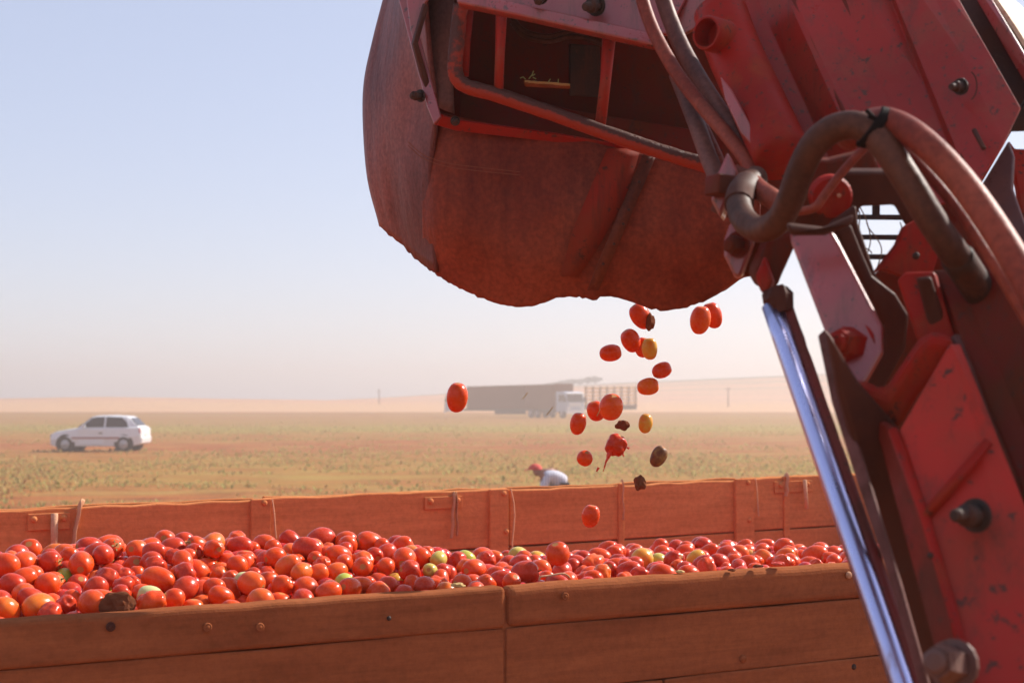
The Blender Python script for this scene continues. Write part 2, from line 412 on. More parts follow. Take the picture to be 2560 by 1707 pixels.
# a low layer of red dust raised by the harvester, drifting over the field beyond the trailer
hm2 = bpy.data.materials.new('red_dust'); hm2.use_nodes = True
hn = hm2.node_tree; hn.nodes.clear()
ho = hn.nodes.new('ShaderNodeOutputMaterial'); hv = hn.nodes.new('ShaderNodeVolumePrincipled')
hv.inputs['Color'].default_value = (.88, .62, .47, 1); hv.inputs['Density'].default_value = .0032; hv.inputs['Anisotropy'].default_value = .35
hn.links.new(hv.outputs[0], ho.inputs['Volume'])
bm = bmesh.new(); abox(bm, -60, 60, 9.0, 118, -.6, 4.6)
o = obj('dust', bm, hm2); tag(o, 'low red dust drifting over the field', None, None, 'stuff')

# ================================================================== THINGS FAR OFF
WHITE = plain('white_car_paint', (.72, .72, .74), .25, 0, .5, .03)
GLASS = plain('dark_tinted_glass', (.02, .02, .022), .08, 0, .6, .1)
TYRE = plain('black_tyre', (.03, .026, .024), .8)
RIM = plain('grey_wheel_rim', (.45, .44, .45), .4, .3)
LAMP = plain('red_lamp_lens', (.5, .02, .015), .25)
TRIM = plain('dark_red_side_strip', (.30, .06, .05), .5)
BLACKP = plain('black_plastic', (.035, .03, .03), .6)
PLATEM = plain('number_plate_grey', (.5, .5, .48), .5)

def loft_profile(bm, rows):
    """rows: list of rings of equal length; faces between neighbours, ends closed"""
    rs = [[bm.verts.new(p) for p in r] for r in rows]; n = len(rows[0])
    for i in range(len(rs) - 1):
        for j in range(n): bm.faces.new((rs[i][j], rs[i][(j + 1) % n], rs[i + 1][(j + 1) % n], rs[i + 1][j]))
    bm.faces.new(rs[0][::-1]); bm.faces.new(rs[-1])
def wheel(M, parent, r=.29, wd=.18, name='wheel'):
    def ring(bm, rad, y, ns=22): return [bm.verts.new(M @ V(rad * math.cos(2 * math.pi * j / ns), y, rad * math.sin(2 * math.pi * j / ns))) for j in range(ns)]
    bm = bmesh.new(); R = [ring(bm, a * r, b * wd) for a, b in ((.62, -.5), (.95, -.5), (1, -.38), (1, .38), (.95, .5), (.62, .5))]
    for i in range(len(R) - 1):
        for j in range(22): bm.faces.new((R[i][j], R[i][(j + 1) % 22], R[i + 1][(j + 1) % 22], R[i + 1][j]))
    w_ = obj(name, bm, TYRE, parent)
    bm = bmesh.new(); R = [ring(bm, a * r, b * wd) for a, b in ((.64, -.42), (.6, -.5), (.25, -.3), (.18, -.45), (.05, -.46))]
    for i in range(len(R) - 1):
        for j in range(22): bm.faces.new((R[i][j], R[i][(j + 1) % 22], R[i + 1][(j + 1) % 22], R[i + 1][j]))
    bm.faces.new(R[-1])
    obj('rim', bm, RIM, w_, smooth=True)
    return w_

def hatchback(cx, cyy):
    t = thing('parked_car', (cx, cyy, 0), 'white three door hatchback parked on the field at left', 'car')
    T = Matrix.Translation((cx, cyy, .0)) @ Matrix.Diagonal((.94, 1, 1, 1))
    # nose at -x; (x, z sill, z belt, half width sill, half width belt)
    st_ = [(-1.92, .34, .56, .60, .58), (-1.86, .24, .68, .72, .68), (-1.6, .2, .78, .79, .74), (-1.15, .2, .86, .81, .78), (-.72, .2, .92, .81, .79), (0, .2, .92, .81, .80), (.9, .2, .93, .81, .80), (1.5, .22, .95, .80, .78), (1.8, .26, .95, .77, .74), (1.9, .36, .88, .72, .70)]
    bm = bmesh.new(); rows = []
    for x, z0, z1, w0, w1 in st_:
        zm = (z0 + z1) / 2
        rows.append([T @ V(x, -w0, z0), T @ V(x, -w0 - .025, zm), T @ V(x, -w1, z1 - .03), T @ V(x, -w1 + .07, z1), T @ V(x, w1 - .07, z1), T @ V(x, w1, z1 - .03), T @ V(x, w0 + .025, zm), T @ V(x, w0, z0)])
    loft_profile(bm, rows); body = obj('body', bm, WHITE, t, smooth=False, bevel=.02)
    gl = [(-.74, .915, .915, .72, .70), (-.16, .91, 1.36, .745, .57), (.05, .91, 1.40, .75, .56), (.55, .91, 1.41, .75, .55), (1.25, .91, 1.37, .75, .54), (1.38, .91, 1.32, .74, .53), (1.74, .92, .96, .70, .66)]
    bm = bmesh.new(); rows = []
    for x, z0, z1, w0, w1 in gl:
        rows.append([T @ V(x, -w0, z0), T @ V(x, -w1 - .02, z1 - .05 if z1 > 1 else z1 - .002), T @ V(x, -w1 + .06, z1), T @ V(x, w1 - .06, z1), T @ V(x, w1 + .02, z1 - .05 if z1 > 1 else z1 - .002), T @ V(x, w0, z0)])
    loft_profile(bm, rows); obj('roof', bm, WHITE, t, bevel=.012)
    def pane(nm, pts, m=GLASS, off=V(0, 0, 0), th=V(0, .02, 0)):
        bm = bmesh.new(); prism(bm, [T @ (V(*p) + off) for p in pts], th); return obj(nm, bm, m, t, bevel=.004)
    def side(x, z): # y on the cabin side at height z
        k = (z - .91) / (1.34 - .91); return -(.755 + (.58 - .755) * k) - .012
    for s in (-1, 1):
        for nm, q in (('front_side_window', [(-.60, .94), (-.17, 1.30), (.02, 1.335), (.34, 1.34), (.34, .945)]), ('rear_side_window', [(.42, .945), (.42, 1.34), (1.05, 1.33), (1.28, 1.14), (1.36, .95)])):
            pane(nm, [(x, side(x, z) if s < 0 else -side(x, z), z) for x, z in q], th=V(0, -s * .02, 0))
    pane('windscreen', [(-.735, -.62, .945), (-.735, .62, .945), (-.19, .53, 1.335), (-.19, -.53, 1.335)], off=V(-.012, 0, .012), th=V(.02, 0, -.02))
    pane('rear_window', [(1.41, -.50, 1.295), (1.41, .50, 1.295), (1.71, .60, 1.0), (1.71, -.60, 1.0)], off=V(.015, 0, .012), th=V(-.02, 0, -.02))
    for s in (-1, 1):
        pane('tail_light', [(1.845, s * .56, .70), (1.845, s * .76, .70), (1.825, s * .755, .92), (1.825, s * .60, .92)], LAMP, V(.03, 0, 0), V(-.05, 0, 0))
        pane('headlight', [(-1.87, s * .42, .55), (-1.87, s * .68, .55), (-1.84, s * .69, .68), (-1.85, s * .42, .68)], RIM, V(-.04, 0, 0), V(.05, 0, 0))
        pane('side_strip', [(-.95, s * .845, .50), (1.02, s * .845, .50), (1.02, s * .845, .56), (-.95, s * .845, .56)], TRIM, V(0, 0, 0), V(0, -s * .05, 0))
        pane('door', [(-.70, s * .838, .27), (.37, s * .838, .27), (.37, s * .822, .86), (-.70, s * .822, .86)], WHITE, V(0, 0, 0), V(0, -s * .05, 0))
        pane('door_handle', [(.16, s * .85, .70), (.32, s * .85, .70), (.32, s * .85, .735), (.16, s * .85, .735)], BLACKP, V(0, 0, 0), V(0, -s * .03, 0))
        pane('wing_mirror', [(-.52, s * .84, .93), (-.38, s * .84, .93), (-.38, s * .84, 1.03), (-.5, s * .84, 1.03)], WHITE, V(0, 0, 0), V(0, s * .09, 0))
    pane('rear_bumper', [(1.86, -.74, .33), (1.86, .74, .33), (1.9, .72, .52), (1.9, -.72, .52)], WHITE, V(.05, 0, 0), V(-.12, 0, 0))
    pane('number_plate', [(1.90, -.2, .60), (1.90, .2, .60), (1.88, .2, .70), (1.88, -.2, .70)], PLATEM, V(.02, 0, 0), V(-.03, 0, 0))
    for x in (-1.22, 1.2):
        for s in (-1, 1):
            bm = bmesh.new(); cc = T @ V(x, s * .80, .30)
            ring = [bm.verts.new(cc + V(.37 * math.cos(2 * math.pi * j / 24), s * .022, .37 * math.sin(2 * math.pi * j / 24))) for j in range(24)]
            r2 = [bm.verts.new(v.co + V(0, -s * .1, 0)) for v in ring]; bm.faces.new(ring); bm.faces.new(r2[::-1])
            for j in range(24): bm.faces.new((ring[j], r2[j], r2[(j + 1) % 24], ring[(j + 1) % 24]))
            obj('wheel_arch', bm, BLACKP, t)
            wheel(T @ Matrix.Translation((x, s * .77, .285)) @ (Matrix.Identity(4) if s < 0 else Matrix.Rotation(math.pi, 4, 'Z')), t)
    return t
hatchback((254 - 1280) / F * 56.4, 56.4)

# trucks waiting at the far side of the field
TARP = plain('dark_truck_tarpaulin', (.12, .03, .015), .9, 0, .02)
TBODY = plain('brown_truck_body', (.13, .03, .010), .9, 0, .02)
CABP = plain('pale_blue_cab', (.42, .50, .62), .3)
CABW = plain('white_cab_trim', (.8, .8, .8), .3)
YELL = plain('yellow_slat_board', (.80, .42, .05), .6)
def tbx(nm, M, a, m, parent, bev=.03):
    bm = bmesh.new(); abox(bm, *a, M); return obj(nm, bm, m, parent, bevel=bev, seg=1)
def truck_cab(M, t, paint):
    """bonnetless cab; front at +x"""
    bm = bmesh.new()
    prof = [(-1.0, .7), (1.05, .7), (1.15, .95), (1.15, 1.75), (.92, 2.75), (.6, 2.95), (-1.0, 2.95)]
    prism(bm, [M @ V(x, -1.2, z) for x, z in prof], (M.to_3x3() @ V(0, 2.4, 0)))
    c = obj('cab', bm, paint, t, bevel=.08)
    def q(nm, pts, m, off):
        bm = bmesh.new(); prism(bm, [M @ V(*p) for p in pts], M.to_3x3() @ V(*off)); return obj(nm, bm, m, c)
    q('windscreen', [(1.15, -1.08, 1.82), (1.15, 1.08, 1.82), (.96, 1.0, 2.62), (.96, -1.0, 2.62)], GLASS, (.03, 0, .01))
    for s in (-1, 1):
        q('side_window', [(-.45, s * 1.2, 1.85), (.95, s * 1.2, 1.85), (.75, s * 1.2, 2.6), (-.45, s * 1.2, 2.6)], GLASS, (0, s * .02, 0))
        q('headlight', [(1.15, s * .7, .98), (1.15, s * 1.1, .98), (1.15, s * 1.1, 1.22), (1.15, s * .7, 1.22)], CABW, (.05, 0, 0))
        q('wing_mirror', [(.95, s * 1.25, 1.8), (1.1, s * 1.25, 1.8), (1.1, s * 1.25, 2.3), (.95, s * 1.25, 2.3)], BLACKP, (0, s * .2, 0))
    for k in range(3): q('grille_bar', [(1.15, -.85, 1.32 + k * .15), (1.15, .85, 1.32 + k * .15), (1.15, .85, 1.41 + k * .15), (1.15, -.85, 1.41 + k * .15)], CABW, (.04, 0, 0))
    q('bumper', [(1.1, -1.2, .5), (1.1, 1.2, .5), (1.1, 1.2, .88), (1.1, -1.2, .88)], CABW, (.15, 0, 0))
    q('roof_visor', [(.9, -1.1, 2.8), (.9, 1.1, 2.8), (1.2, 1.1, 2.7), (1.2, -1.1, 2.7)], CABW, (0, 0, .06))
    return c
def truck_wheels(M, t, xs_, r=.52):
    for x in xs_:
        for s in (-1, 1): wheel(M @ Matrix.Translation((x, s * 1.0, r)) @ (Matrix.Identity(4) if s < 0 else Matrix.Rotation(math.pi, 4, 'Z')), t, r, .34)
TD = 168.0
def txp(px, d=TD): return (px - 1280) / F * d
# long dark lorry, cab to the left
x0, x1 = txp(1112), txp(1402)
zt = 3.72
t = thing('grain_lorry', (x0, TD, 0), 'long dark brown lorry parked side on at the far edge of the field', 'truck')
I4 = Matrix.Identity(4)
truck_cab(Matrix.Translation((x0 + 1.2, TD, 0)) @ Matrix.Rotation(math.pi, 4, 'Z'), t, CABP)
tbx('chassis', I4, (x0 + 1.6, x1, TD - .5, TD + .5, .75, 1.0), BLACKP, t)
tbx('lower_body', I4, (x0 + 2.6, x1, TD - 1.25, TD + 1.25, 1.0, 2.1), TBODY, t)
tbx('upper_body', I4, (x0 + 2.6, x1, TD - 1.23, TD + 1.23, 2.1, 3.45), TBODY, t)
bm = bmesh.new(); box_pts(bm, [V(x0 + 2.6, TD - 1.27, 3.45), V(x1, TD - 1.27, 3.45), V(x1, TD + 1.27, 3.45), V(x0 + 2.6, TD + 1.27, 3.45), V(x0 + 2.65, TD - 1.2, zt - .12), V(x1, TD - 1.2, zt + .18), V(x1, TD + 1.2, zt + .18), V(x0 + 2.65, TD + 1.2, zt - .12)])
obj('tarpaulin', bm, TBODY, t, bevel=.05)
for k in range(9):
    xx = x0 + 2.75 + k * (x1 - x0 - 2.9) / 8
    tbx('body_post', I4, (xx - .06, xx + .06, TD - 1.3, TD - 1.25, 1.0, 3.4), TBODY, t, 0)
tbx('underrun_panel', I4, (x0 + 5.9, x0 + 9.6, TD - 1.2, TD + 1.2, .35, .98), BLACKP, t)
truck_wheels(I4, t, (x0 + 1.3, x0 + 2.7, x1 - 1.2, x1 - 2.5))
# blue and white lorry facing the camera, its tall dark body behind
d2 = 160.0; xc = txp(1424, d2)
M2 = Matrix.Translation((xc, d2, 0)) @ Matrix.Rotation(math.radians(-58), 4, 'Z')
t = thing('blue_lorry', (xc, d2, 0), 'pale blue lorry with white grille bars facing the camera', 'truck')
truck_cab(M2, t, CABP)
tbx('body', M2, (-7.5, -1.25, -1.25, 1.25, 1.0, 3.75), TBODY, t)
tbx('chassis', M2, (-7.5, .6, -.5, .5, .6, .95), BLACKP, t)
tbx('headboard', M2, (-1.24, -1.1, -1.28, 1.28, .9, 3.85), TARP, t)
truck_wheels(M2, t, (.1, -5.0, -6.4))
# stake sided lorry with yellow boards
d3 = 182.0
xa, xb = txp(1462, d3), txp(1590, d3)
t = thing('stake_lorry', (xa, d3, 0), 'lorry with yellow slatted sides behind the blue lorry', 'truck')
tbx('load_bed', I4, (xa, xb, d3 - 1.2, d3 + 1.2, 1.15, 1.4), TBODY, t)
tbx('chassis', I4, (xa, xb, d3 - .45, d3 + .45, .8, 1.15), BLACKP, t)
for s in (-1, 1):
    for k in range(5):
        zz = 1.5 + k * .47
        bm = bmesh.new(); box_pts(bm, [V(xa, d3 + s * 1.2, zz), V(xb, d3 + s * 1.2, zz + .1), V(xb, d3 + s * 1.25, zz + .1), V(xa, d3 + s * 1.25, zz), V(xa, d3 + s * 1.2, zz + .2), V(xb, d3 + s * 1.2, zz + .3), V(xb, d3 + s * 1.25, zz + .3), V(xa, d3 + s * 1.25, zz + .2)])
        obj('slat', bm, YELL, t)
    for k in range(8):
        xx = xa + .1 + k * (xb - xa - .2) / 7
        tbx('stake', I4, (xx - .06, xx + .06, d3 + s * 1.26, d3 + s * 1.34, 1.2, 3.75), TBODY, t, 0)
tbx('cab', I4, (xa - 2.0, xa - .1, d3 - 1.15, d3 + 1.15, .7, 2.9), CABW, t, .1)
truck_wheels(I4, t, (xa - 1.2, xb - 1.2, xb - 2.4), .5)

# poles and the grove on the skyline
POLE = plain('weathered_pole', (.16, .10, .08), .9)
for px, d, top, lab in ((1820, 270, 966, 'thin wooden pole on the straw strip beside the right hill'), (948, 290, 972, 'thin wooden pole left of the long dark lorry')):
    x = (px - 1280) / F * d; z0 = ground_z(x, d); z1 = CAMH - (top - 1000) / F * d
    t = thing('utility_pole', (x, d, z0), lab, 'pole', 'poles along the far field edge')
    bm = bmesh.new(); tube(bm, [V(x, d, z0 - .2), V(x, d, (z0 + z1) / 2), V(x, d, z1)], [.13, .11, .09], 8); obj('post', bm, POLE, t, smooth=True)
    bm = bmesh.new(); abox(bm, x - .55, x + .55, d - .16, d - .08, z1 - .5, z1 - .38); obj('crossarm', bm, POLE, t)
LEAF, lnt, lb = mat('far_leaves', .8); lg = node(lnt, 'ShaderNodeNewGeometry')
lnt.links.new(ramp(lnt, lg.outputs['Random Per Island'], [(0, (.10, .11, .09)), (1, (.17, .17, .14))]).outputs[0], lb.inputs['Base Color'])
tr = random.Random(11)
GROVE = ['second hazy skyline tree from the left end of the grove', 'third hazy skyline tree from the left end of the grove', 'hazy tree in the very middle of the skyline grove', 'third hazy skyline tree from the right end of the grove', 'second tallest hazy skyline tree, next to the right end', 'tallest hazy tree at the right end of the skyline grove', 'smallest hazy tree at the left end of the skyline grove']
for k, (px, hh, ww) in enumerate([(1392, 1.2, 1.6), (1410, 1.5, 2.0), (1430, 1.8, 2.2), (1450, 1.7, 2.0), (1470, 2.1, 2.1), (1489, 2.2, 2.2), (1372, 1.0, 1.2)]):
    d = 447; x = (px - 1280) / F * d; z0 = ground_z(x, d)
    t = thing('skyline_tree', (x, d, z0), GROVE[k], 'tree', 'grove on the skyline')
    bm = bmesh.new(); tube(bm, [V(x, d, z0 - .2), V(x + .05, d, z0 + hh * .5), V(x, d, z0 + hh * .8)], [.16, .12, .05], 6); obj('trunk', bm, POLE, t)
    bm = bmesh.new()
    for q in range(170):
        while True:
            p = V(tr.uniform(-1, 1), tr.uniform(-1, 1), tr.uniform(-1, 1))
            if p.length < 1: break
        c = V(x + p.x * ww, d + p.y * ww, z0 + hh * .68 + p.z * hh * .48 * (1 - .3 * abs(p.x)))
        a = V(tr.gauss(0, 1), tr.gauss(0, 1), tr.gauss(0, 1)).normalized(); b_ = a.orthogonal(); s_ = tr.uniform(.14, .3)
        bm.faces.new([bm.verts.new(c + (a * u_ + b_ * v_) * s_) for u_, v_ in ((-1, -1), (1, -.6), (.8, 1), (-.7, .8))])
    obj('crown', bm, LEAF, t)

# ------------------------------------------------------------------ the picker bending down behind the trailer
SKIN = plain('brown_skin', (.30, .13, .08), .6, 0, .4, .1)
CAPM = plain('red_cap_cloth', (.55, .05, .035), .8)
TROU = plain('dark_trousers', (.06, .055, .07), .9)
SHIRT, snt, sb = mat('striped_shirt_cloth', .85)
tc = node(snt, 'ShaderNodeTexCoord'); wv = node(snt, 'ShaderNodeTexWave'); wv.bands_direction = 'X'; wv.inputs['Scale'].default_value = 6.5; wv.inputs['Distortion'].default_value = .6; wv.inputs['Detail'].default_value = 1
snt.links.new(tc.outputs['Object'], wv.inputs[0])
snt.links.new(ramp(snt, wv.outputs[0], [(.35, (.62, .61, .66)), (.6, (.33, .33, .42))]).outputs[0], sb.inputs['Base Color'])
def skinned(name, joints, edges, m, parent, root=0, lv=2):
    c = sum((Vector(j[0]) for j in joints), V(0, 0, 0)) / len(joints)
    me = bpy.data.meshes.new(name); me.from_pydata([Vector(j[0]) - c for j in joints], edges, []); me.materials.append(m)
    o = bpy.data.objects.new(name, me); COL.objects.link(o)
    sk = o.modifiers.new('skin', 'SKIN'); sk.use_smooth_shade = True
    for v, j in zip(me.skin_vertices[0].data, joints):
        v.radius = j[1] if isinstance(j[1], tuple) else (j[1], j[1]); v.use_root = False
    me.skin_vertices[0].data[root].use_root = True
    s = o.modifiers.new('sub', 'SUBSURF'); s.levels = lv; s.render_levels = lv
    WLOC[o.name] = c
    if parent is not None: o.parent = parent; o.location = c - wl(parent)
    else: o.location = c
    return o
pd = 25.0; pxo = (1382 - 1280) / F * pd
t = thing('person', (pxo, pd, 0), 'person in a red cap and striped shirt bending down behind the trailer', 'person')
O = V(pxo, pd, 0)
J = [(O + V(.20, 0, .46), .15), (O + V(.10, 0, .60), .145), (O + V(-.06, 0, .68), .155), (O + V(-.16, 0, .71), .10), (O + V(-.23, 0, .735), .06), (O + V(-.30, 0, .755), .095), (O + V(-.35, 0, .72), .075)]
E_ = [(0, 1), (1, 2), (2, 3), (3, 4), (4, 5), (5, 6)]
for s in (-1, 1):
    b0 = len(J)
    J += [(O + V(-.10, s * .19, .66), .07), (O + V(-.20, s * .24, .43), .048), (O + V(-.36, s * .13, .22), .035), (O + V(-.42, s * .11, .15), .035)]
    E_ += [(3, b0), (b0, b0 + 1), (b0 + 1, b0 + 2), (b0 + 2, b0 + 3)]
    b0 = len(J)
    J += [(O + V(.16, s * .11, .42), .10), (O + V(-.12, s * .17, .44), .075), (O + V(.10, s * .15, .10), .05), (O + V(-.06, s * .16, .04), .04)]
    E_ += [(0, b0), (b0, b0 + 1), (b0 + 1, b0 + 2), (b0 + 2, b0 + 3)]
skinned('body', J, E_, SKIN, t)
SJ = [(O + V(.21, 0, .50), .165), (O + V(.10, 0, .61), .165), (O + V(-.06, 0, .685), .17), (O + V(-.165, 0, .71), .11)]
SE = [(0, 1), (1, 2), (2, 3)]
for s in (-1, 1):
    b0 = len(SJ); SJ += [(O + V(-.10, s * .19, .66), .085), (O + V(-.19, s * .235, .45), .062)]; SE += [(2, b0), (b0, b0 + 1)]
skinned('shirt', SJ, SE, SHIRT, t)
TJ = [(O + V(.23, 0, .45), .165)]; TE = []
for s in (-1, 1):
    b0 = len(TJ); TJ += [(O + V(.17, s * .11, .42), .115), (O + V(-.12, s * .17, .445), .088), (O + V(.08, s * .15, .13), .062)]; TE += [(0, b0), (b0, b0 + 1), (b0 + 1, b0 + 2)]
skinned('trousers', TJ, TE, TROU, t)
bm = bmesh.new(); hc = O + V(-.31, 0, .775)
for i in range(7):
    a = math.pi / 2 * i / 6
for ii in range(1):
    R_ = []
    for i in range(6):
        a = (math.pi / 2) * i / 5; R_.append([bm.verts.new(hc + V(.125 * math.cos(a) * math.cos(q * math.pi / 8), .112 * math.cos(a) * math.sin(q * math.pi / 8), .01 + .105 * math.sin(a))) for q in range(16)] if i < 5 else [bm.verts.new(hc + V(0, 0, .115))])
    for i in range(4):
        for q in range(16): bm.faces.new((R_[i][q], R_[i][(q + 1) % 16], R_[i + 1][(q + 1) % 16], R_[i + 1][q]))
    for q in range(16): bm.faces.new((R_[4][q], R_[4][(q + 1) % 16], R_[5][0]))
cap_ = obj('cap', bm, CAPM, t, smooth=True)
bm = bmesh.new(); prism(bm, [hc + V(-.10, -.085, .015), hc + V(-.10, .085, .015), hc + V(-.17, .07, -.005), hc + V(-.20, 0, -.015), hc + V(-.17, -.07, -.005)], V(0, 0, .012)); obj('peak', bm, CAPM, cap_)
# ================================================================== THE TRAILER
A0 = V(-1.127, 3.13, 0); U0 = V(2.263, 1.19, 0).normalized(); N0 = V(-U0.y, U0.x, 0)
def TR(s, t, z): return A0 + U0 * s + N0 * t + V(0, 0, z)
def st(px, t):
    k = (px - 1280) / F * 1.0009; p = A0 + N0 * t
    return (k * p.y - p.x) / (U0.x - k * U0.y)
RIMZ = 1.52
def zf(s): return 1.589 + (s - .32) * .0082
S0, S1 = -1.15, 4.75
trl = thing('tomato_trailer', TR(1.8, 1.15, 0), 'dust caked wooden sided trailer filled with tomatoes', 'trailer')
def board(name, s0, s1, t0, t1, zb, ztop, m, n=14, wob=.004, bev=.006, seed=0, parent=trl, seg=2, top_wob=None):
    """a board along the trailer; zb / ztop may be functions of s; edges wander a little"""
    fb = zb if callable(zb) else (lambda s: zb); ft = ztop if callable(ztop) else (lambda s: ztop)
    bm = bmesh.new(); rows = []
    tw = wob if top_wob is None else top_wob
    for i in range(n + 1):
        s = s0 + (s1 - s0) * i / n
        q = noise.noise((s * 3.1, seed * 7.3, .5)); q2 = noise.noise((s * 2.3, seed * 3.7, 4.5)); q3 = noise.noise((s * 9, seed, 1.5))
        rows.append([TR(s, t0 + q * wob, fb(s) + q2 * wob * .3), TR(s, t1 + q * wob, fb(s) + q2 * wob * .3), TR(s, t1 + q * wob, ft(s) + q3 * tw), TR(s, t0 + q * wob, ft(s) + q3 * tw)])
    loft_profile(bm, rows)
    return obj(name, bm, m, parent, bevel=bev, seg=seg)
def ncuts(pxs, t): return [S0] + [st(p, t) for p in pxs] + [S1]
# near side: rail on top, boards below, joint posts in between
j = st(1262, -.03)
for k, (a, b) in enumerate(((S0, j - .003), (j + .003, S1))):
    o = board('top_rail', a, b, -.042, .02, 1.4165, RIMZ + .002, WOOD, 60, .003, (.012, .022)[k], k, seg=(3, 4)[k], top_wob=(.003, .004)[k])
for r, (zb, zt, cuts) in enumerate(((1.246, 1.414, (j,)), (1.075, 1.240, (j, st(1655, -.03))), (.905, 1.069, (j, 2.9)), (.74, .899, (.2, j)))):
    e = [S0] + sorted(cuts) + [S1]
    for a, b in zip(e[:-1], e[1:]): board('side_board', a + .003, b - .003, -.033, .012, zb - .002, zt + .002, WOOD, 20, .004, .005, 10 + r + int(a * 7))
for s in (j, -.6, 3.9):
    bm = bmesh.new(); box_pts(bm, [TR(s - .03, -.028, .70), TR(s + .03, -.028, .70), TR(s + .03, .028, .70), TR(s - .03, .028, .70), TR(s - .03, -.028, 1.50), TR(s + .03, -.028, 1.50), TR(s + .03, .028, 1.50), TR(s - .03, .028, 1.50)])
    obj('side_post', bm, WOOD, trl, bevel=.004)
def rivet(s, t, z, r, m, out=-1, ring=False):
    bm = bmesh.new(); c = TR(s, t, z); nn = N0 * out
    prof = [(r * 1.5, 0), (r * 1.5, .003), (r, .004), (r * .95, r * .45), (r * .6, r * .75), (r * .2, r * .85)] if ring else [(r, 0), (r * .95, r * .4), (r * .6, r * .7), (r * .2, r * .8)]
    rs = [[bm.verts.new(c + nn * zz + (U0 * math.cos(q * math.pi / 6) + V(0, 0, 1) * math.sin(q * math.pi / 6)) * rr) for q in range(12)] for rr, zz in prof]
    for i in range(len(rs) - 1):
        for q in range(12): bm.faces.new((rs[i][q], rs[i][(q + 1) % 12], rs[i + 1][(q + 1) % 12], rs[i + 1][q]))
    bm.faces.new(rs[-1]); bm.faces.new(rs[0][::-1])
    return obj('bolt', bm, m, trl, smooth=True)
def zpx(px, py, t):
    s = st(px, t); p = TR(s, t, 0); yy = p.y
    lo, hi = 0, 3
    for _ in range(40):
        mid = (lo + hi) / 2
        if proj((p.x, p.y, mid))[1] > py: lo = mid
        else: hi = mid
    return s, lo
for px, py, r, m in ((285, 1566, .007, GREASE), (525, 1567, .007, WOOD), (655, 1567, .007, WOOD), (1412, 1490, .007, WOOD), (2116, 1437, .011, STRAPT), (1860, 1648, .012, WOOD), (2135, 1668, .009, IRON), (975, 1545, .006, IRON)):
    s, z = zpx(px, py, -.048); rivet(s, -.047 if py < 1600 else -.031, z, r, m, -1, px in (525, 655, 1412, 285))
# far side
TF = 2.3
cut = [st(p, TF) for p in (660, 1272, 1862)]
e = [S0] + cut + [S1]
for k, (a, b) in enumerate(zip(e[:-1], e[1:])):
    lift = (0, .004, -.004, .002)[k]
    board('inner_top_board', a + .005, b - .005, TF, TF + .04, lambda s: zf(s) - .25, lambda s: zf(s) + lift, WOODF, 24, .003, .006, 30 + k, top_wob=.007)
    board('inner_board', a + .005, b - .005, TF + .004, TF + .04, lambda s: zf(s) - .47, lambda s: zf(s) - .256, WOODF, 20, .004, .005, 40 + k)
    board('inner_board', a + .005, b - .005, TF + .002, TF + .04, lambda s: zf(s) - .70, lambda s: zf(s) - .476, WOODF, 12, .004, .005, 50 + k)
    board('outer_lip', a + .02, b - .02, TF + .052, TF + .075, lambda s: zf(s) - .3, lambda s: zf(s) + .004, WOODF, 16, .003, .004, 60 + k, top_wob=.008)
def fpost(p0, p1, name='inner_post', t0=TF - .02, top=.004, bot=-.72, m=WOODF, t1=TF + .002):
    a, b = st(p0, t0), st(p1, t0); bm = bmesh.new()
    box_pts(bm, [TR(a, t0, zf(a) + bot), TR(b, t0, zf(b) + bot), TR(b, t1, zf(b) + bot), TR(a, t1, zf(a) + bot), TR(a, t0, zf(a) + top), TR(b, t0, zf(b) + top), TR(b, t1, zf(b) + top), TR(a, t1, zf(a) + top)])
    return obj(name, bm, m, trl, bevel=.004)
fpost(632, 681); fpost(1226, 1272); fpost(1838, 1884)
for p0, p1 in ((1546, 1560), (1958, 1972)): fpost(p0, p1, 'batten', TF - .012, .006, -.6)
for px, py in ((664, 1257), (1260, 1233), (1266, 1328), (1868, 1206), (1871, 1300)):
    s, z = zpx(px, py, TF - .022); rivet(s, TF - .021, z, .012, WOODF, -1)
# thin bright edge strips on the right of each post
for p0, y0, y1 in ((683, 1248, 1345), (1277, 1222, 1390), (1886, 1196, 1290)):
    bm = bmesh.new(); s, z1 = zpx(p0, y0, TF - .022); _, z0 = zpx(p0, y1, TF - .022)
    pts = [TR(s + .004 * k + (.012 if p0 == 1277 else .002) * math.sin(k), TF - .022, z1 + (z0 - z1) * k / 5) for k in range(6)]
    tube(bm, pts, .0035, 6); obj('edge_strip', bm, STRAPT, trl)
# wall brackets with bolts, pegs and straps
def bracket(p0, p1, py, hh):
    a, za = zpx(p0, py, TF - .012); b, _ = zpx(p1, py, TF - .012); za = za
    bm = bmesh.new(); dz = (b - a) * .0082
    box_pts(bm, [TR(a, TF - .012, za - hh), TR(b, TF - .012, za + dz - hh), TR(b, TF, za + dz - hh), TR(a, TF, za - hh), TR(a, TF - .012, za), TR(b, TF - .012, za + dz), TR(b, TF, za + dz), TR(a, TF, za)])
    br = obj('wall_bracket', bm, WOODF, trl, bevel=.002)
    for q in (.14, .86):
        c = a + (b - a) * q; bm = bmesh.new(); cc = TR(c, TF - .0125, za + dz * q - hh * .33)
        rs = [[bm.verts.new(cc - N0 * zz + (U0 * math.cos(w_ * math.pi / 5) + V(0, 0, 1) * math.sin(w_ * math.pi / 5)) * rr) for w_ in range(10)] for rr, zz in ((.013, 0), (.012, .006), (.006, .011))]
        for i in range(2):
            for w_ in range(10): bm.faces.new((rs[i][w_], rs[i][(w_ + 1) % 10], rs[i + 1][(w_ + 1) % 10], rs[i + 1][w_]))
        bm.faces.new(rs[2]); obj('bolt', bm, WOODF, br, smooth=True)
bracket(76, 180, 1285, .062); bracket(1064, 1157, 1243, .052); bracket(1935, 2028, 1204, .055)
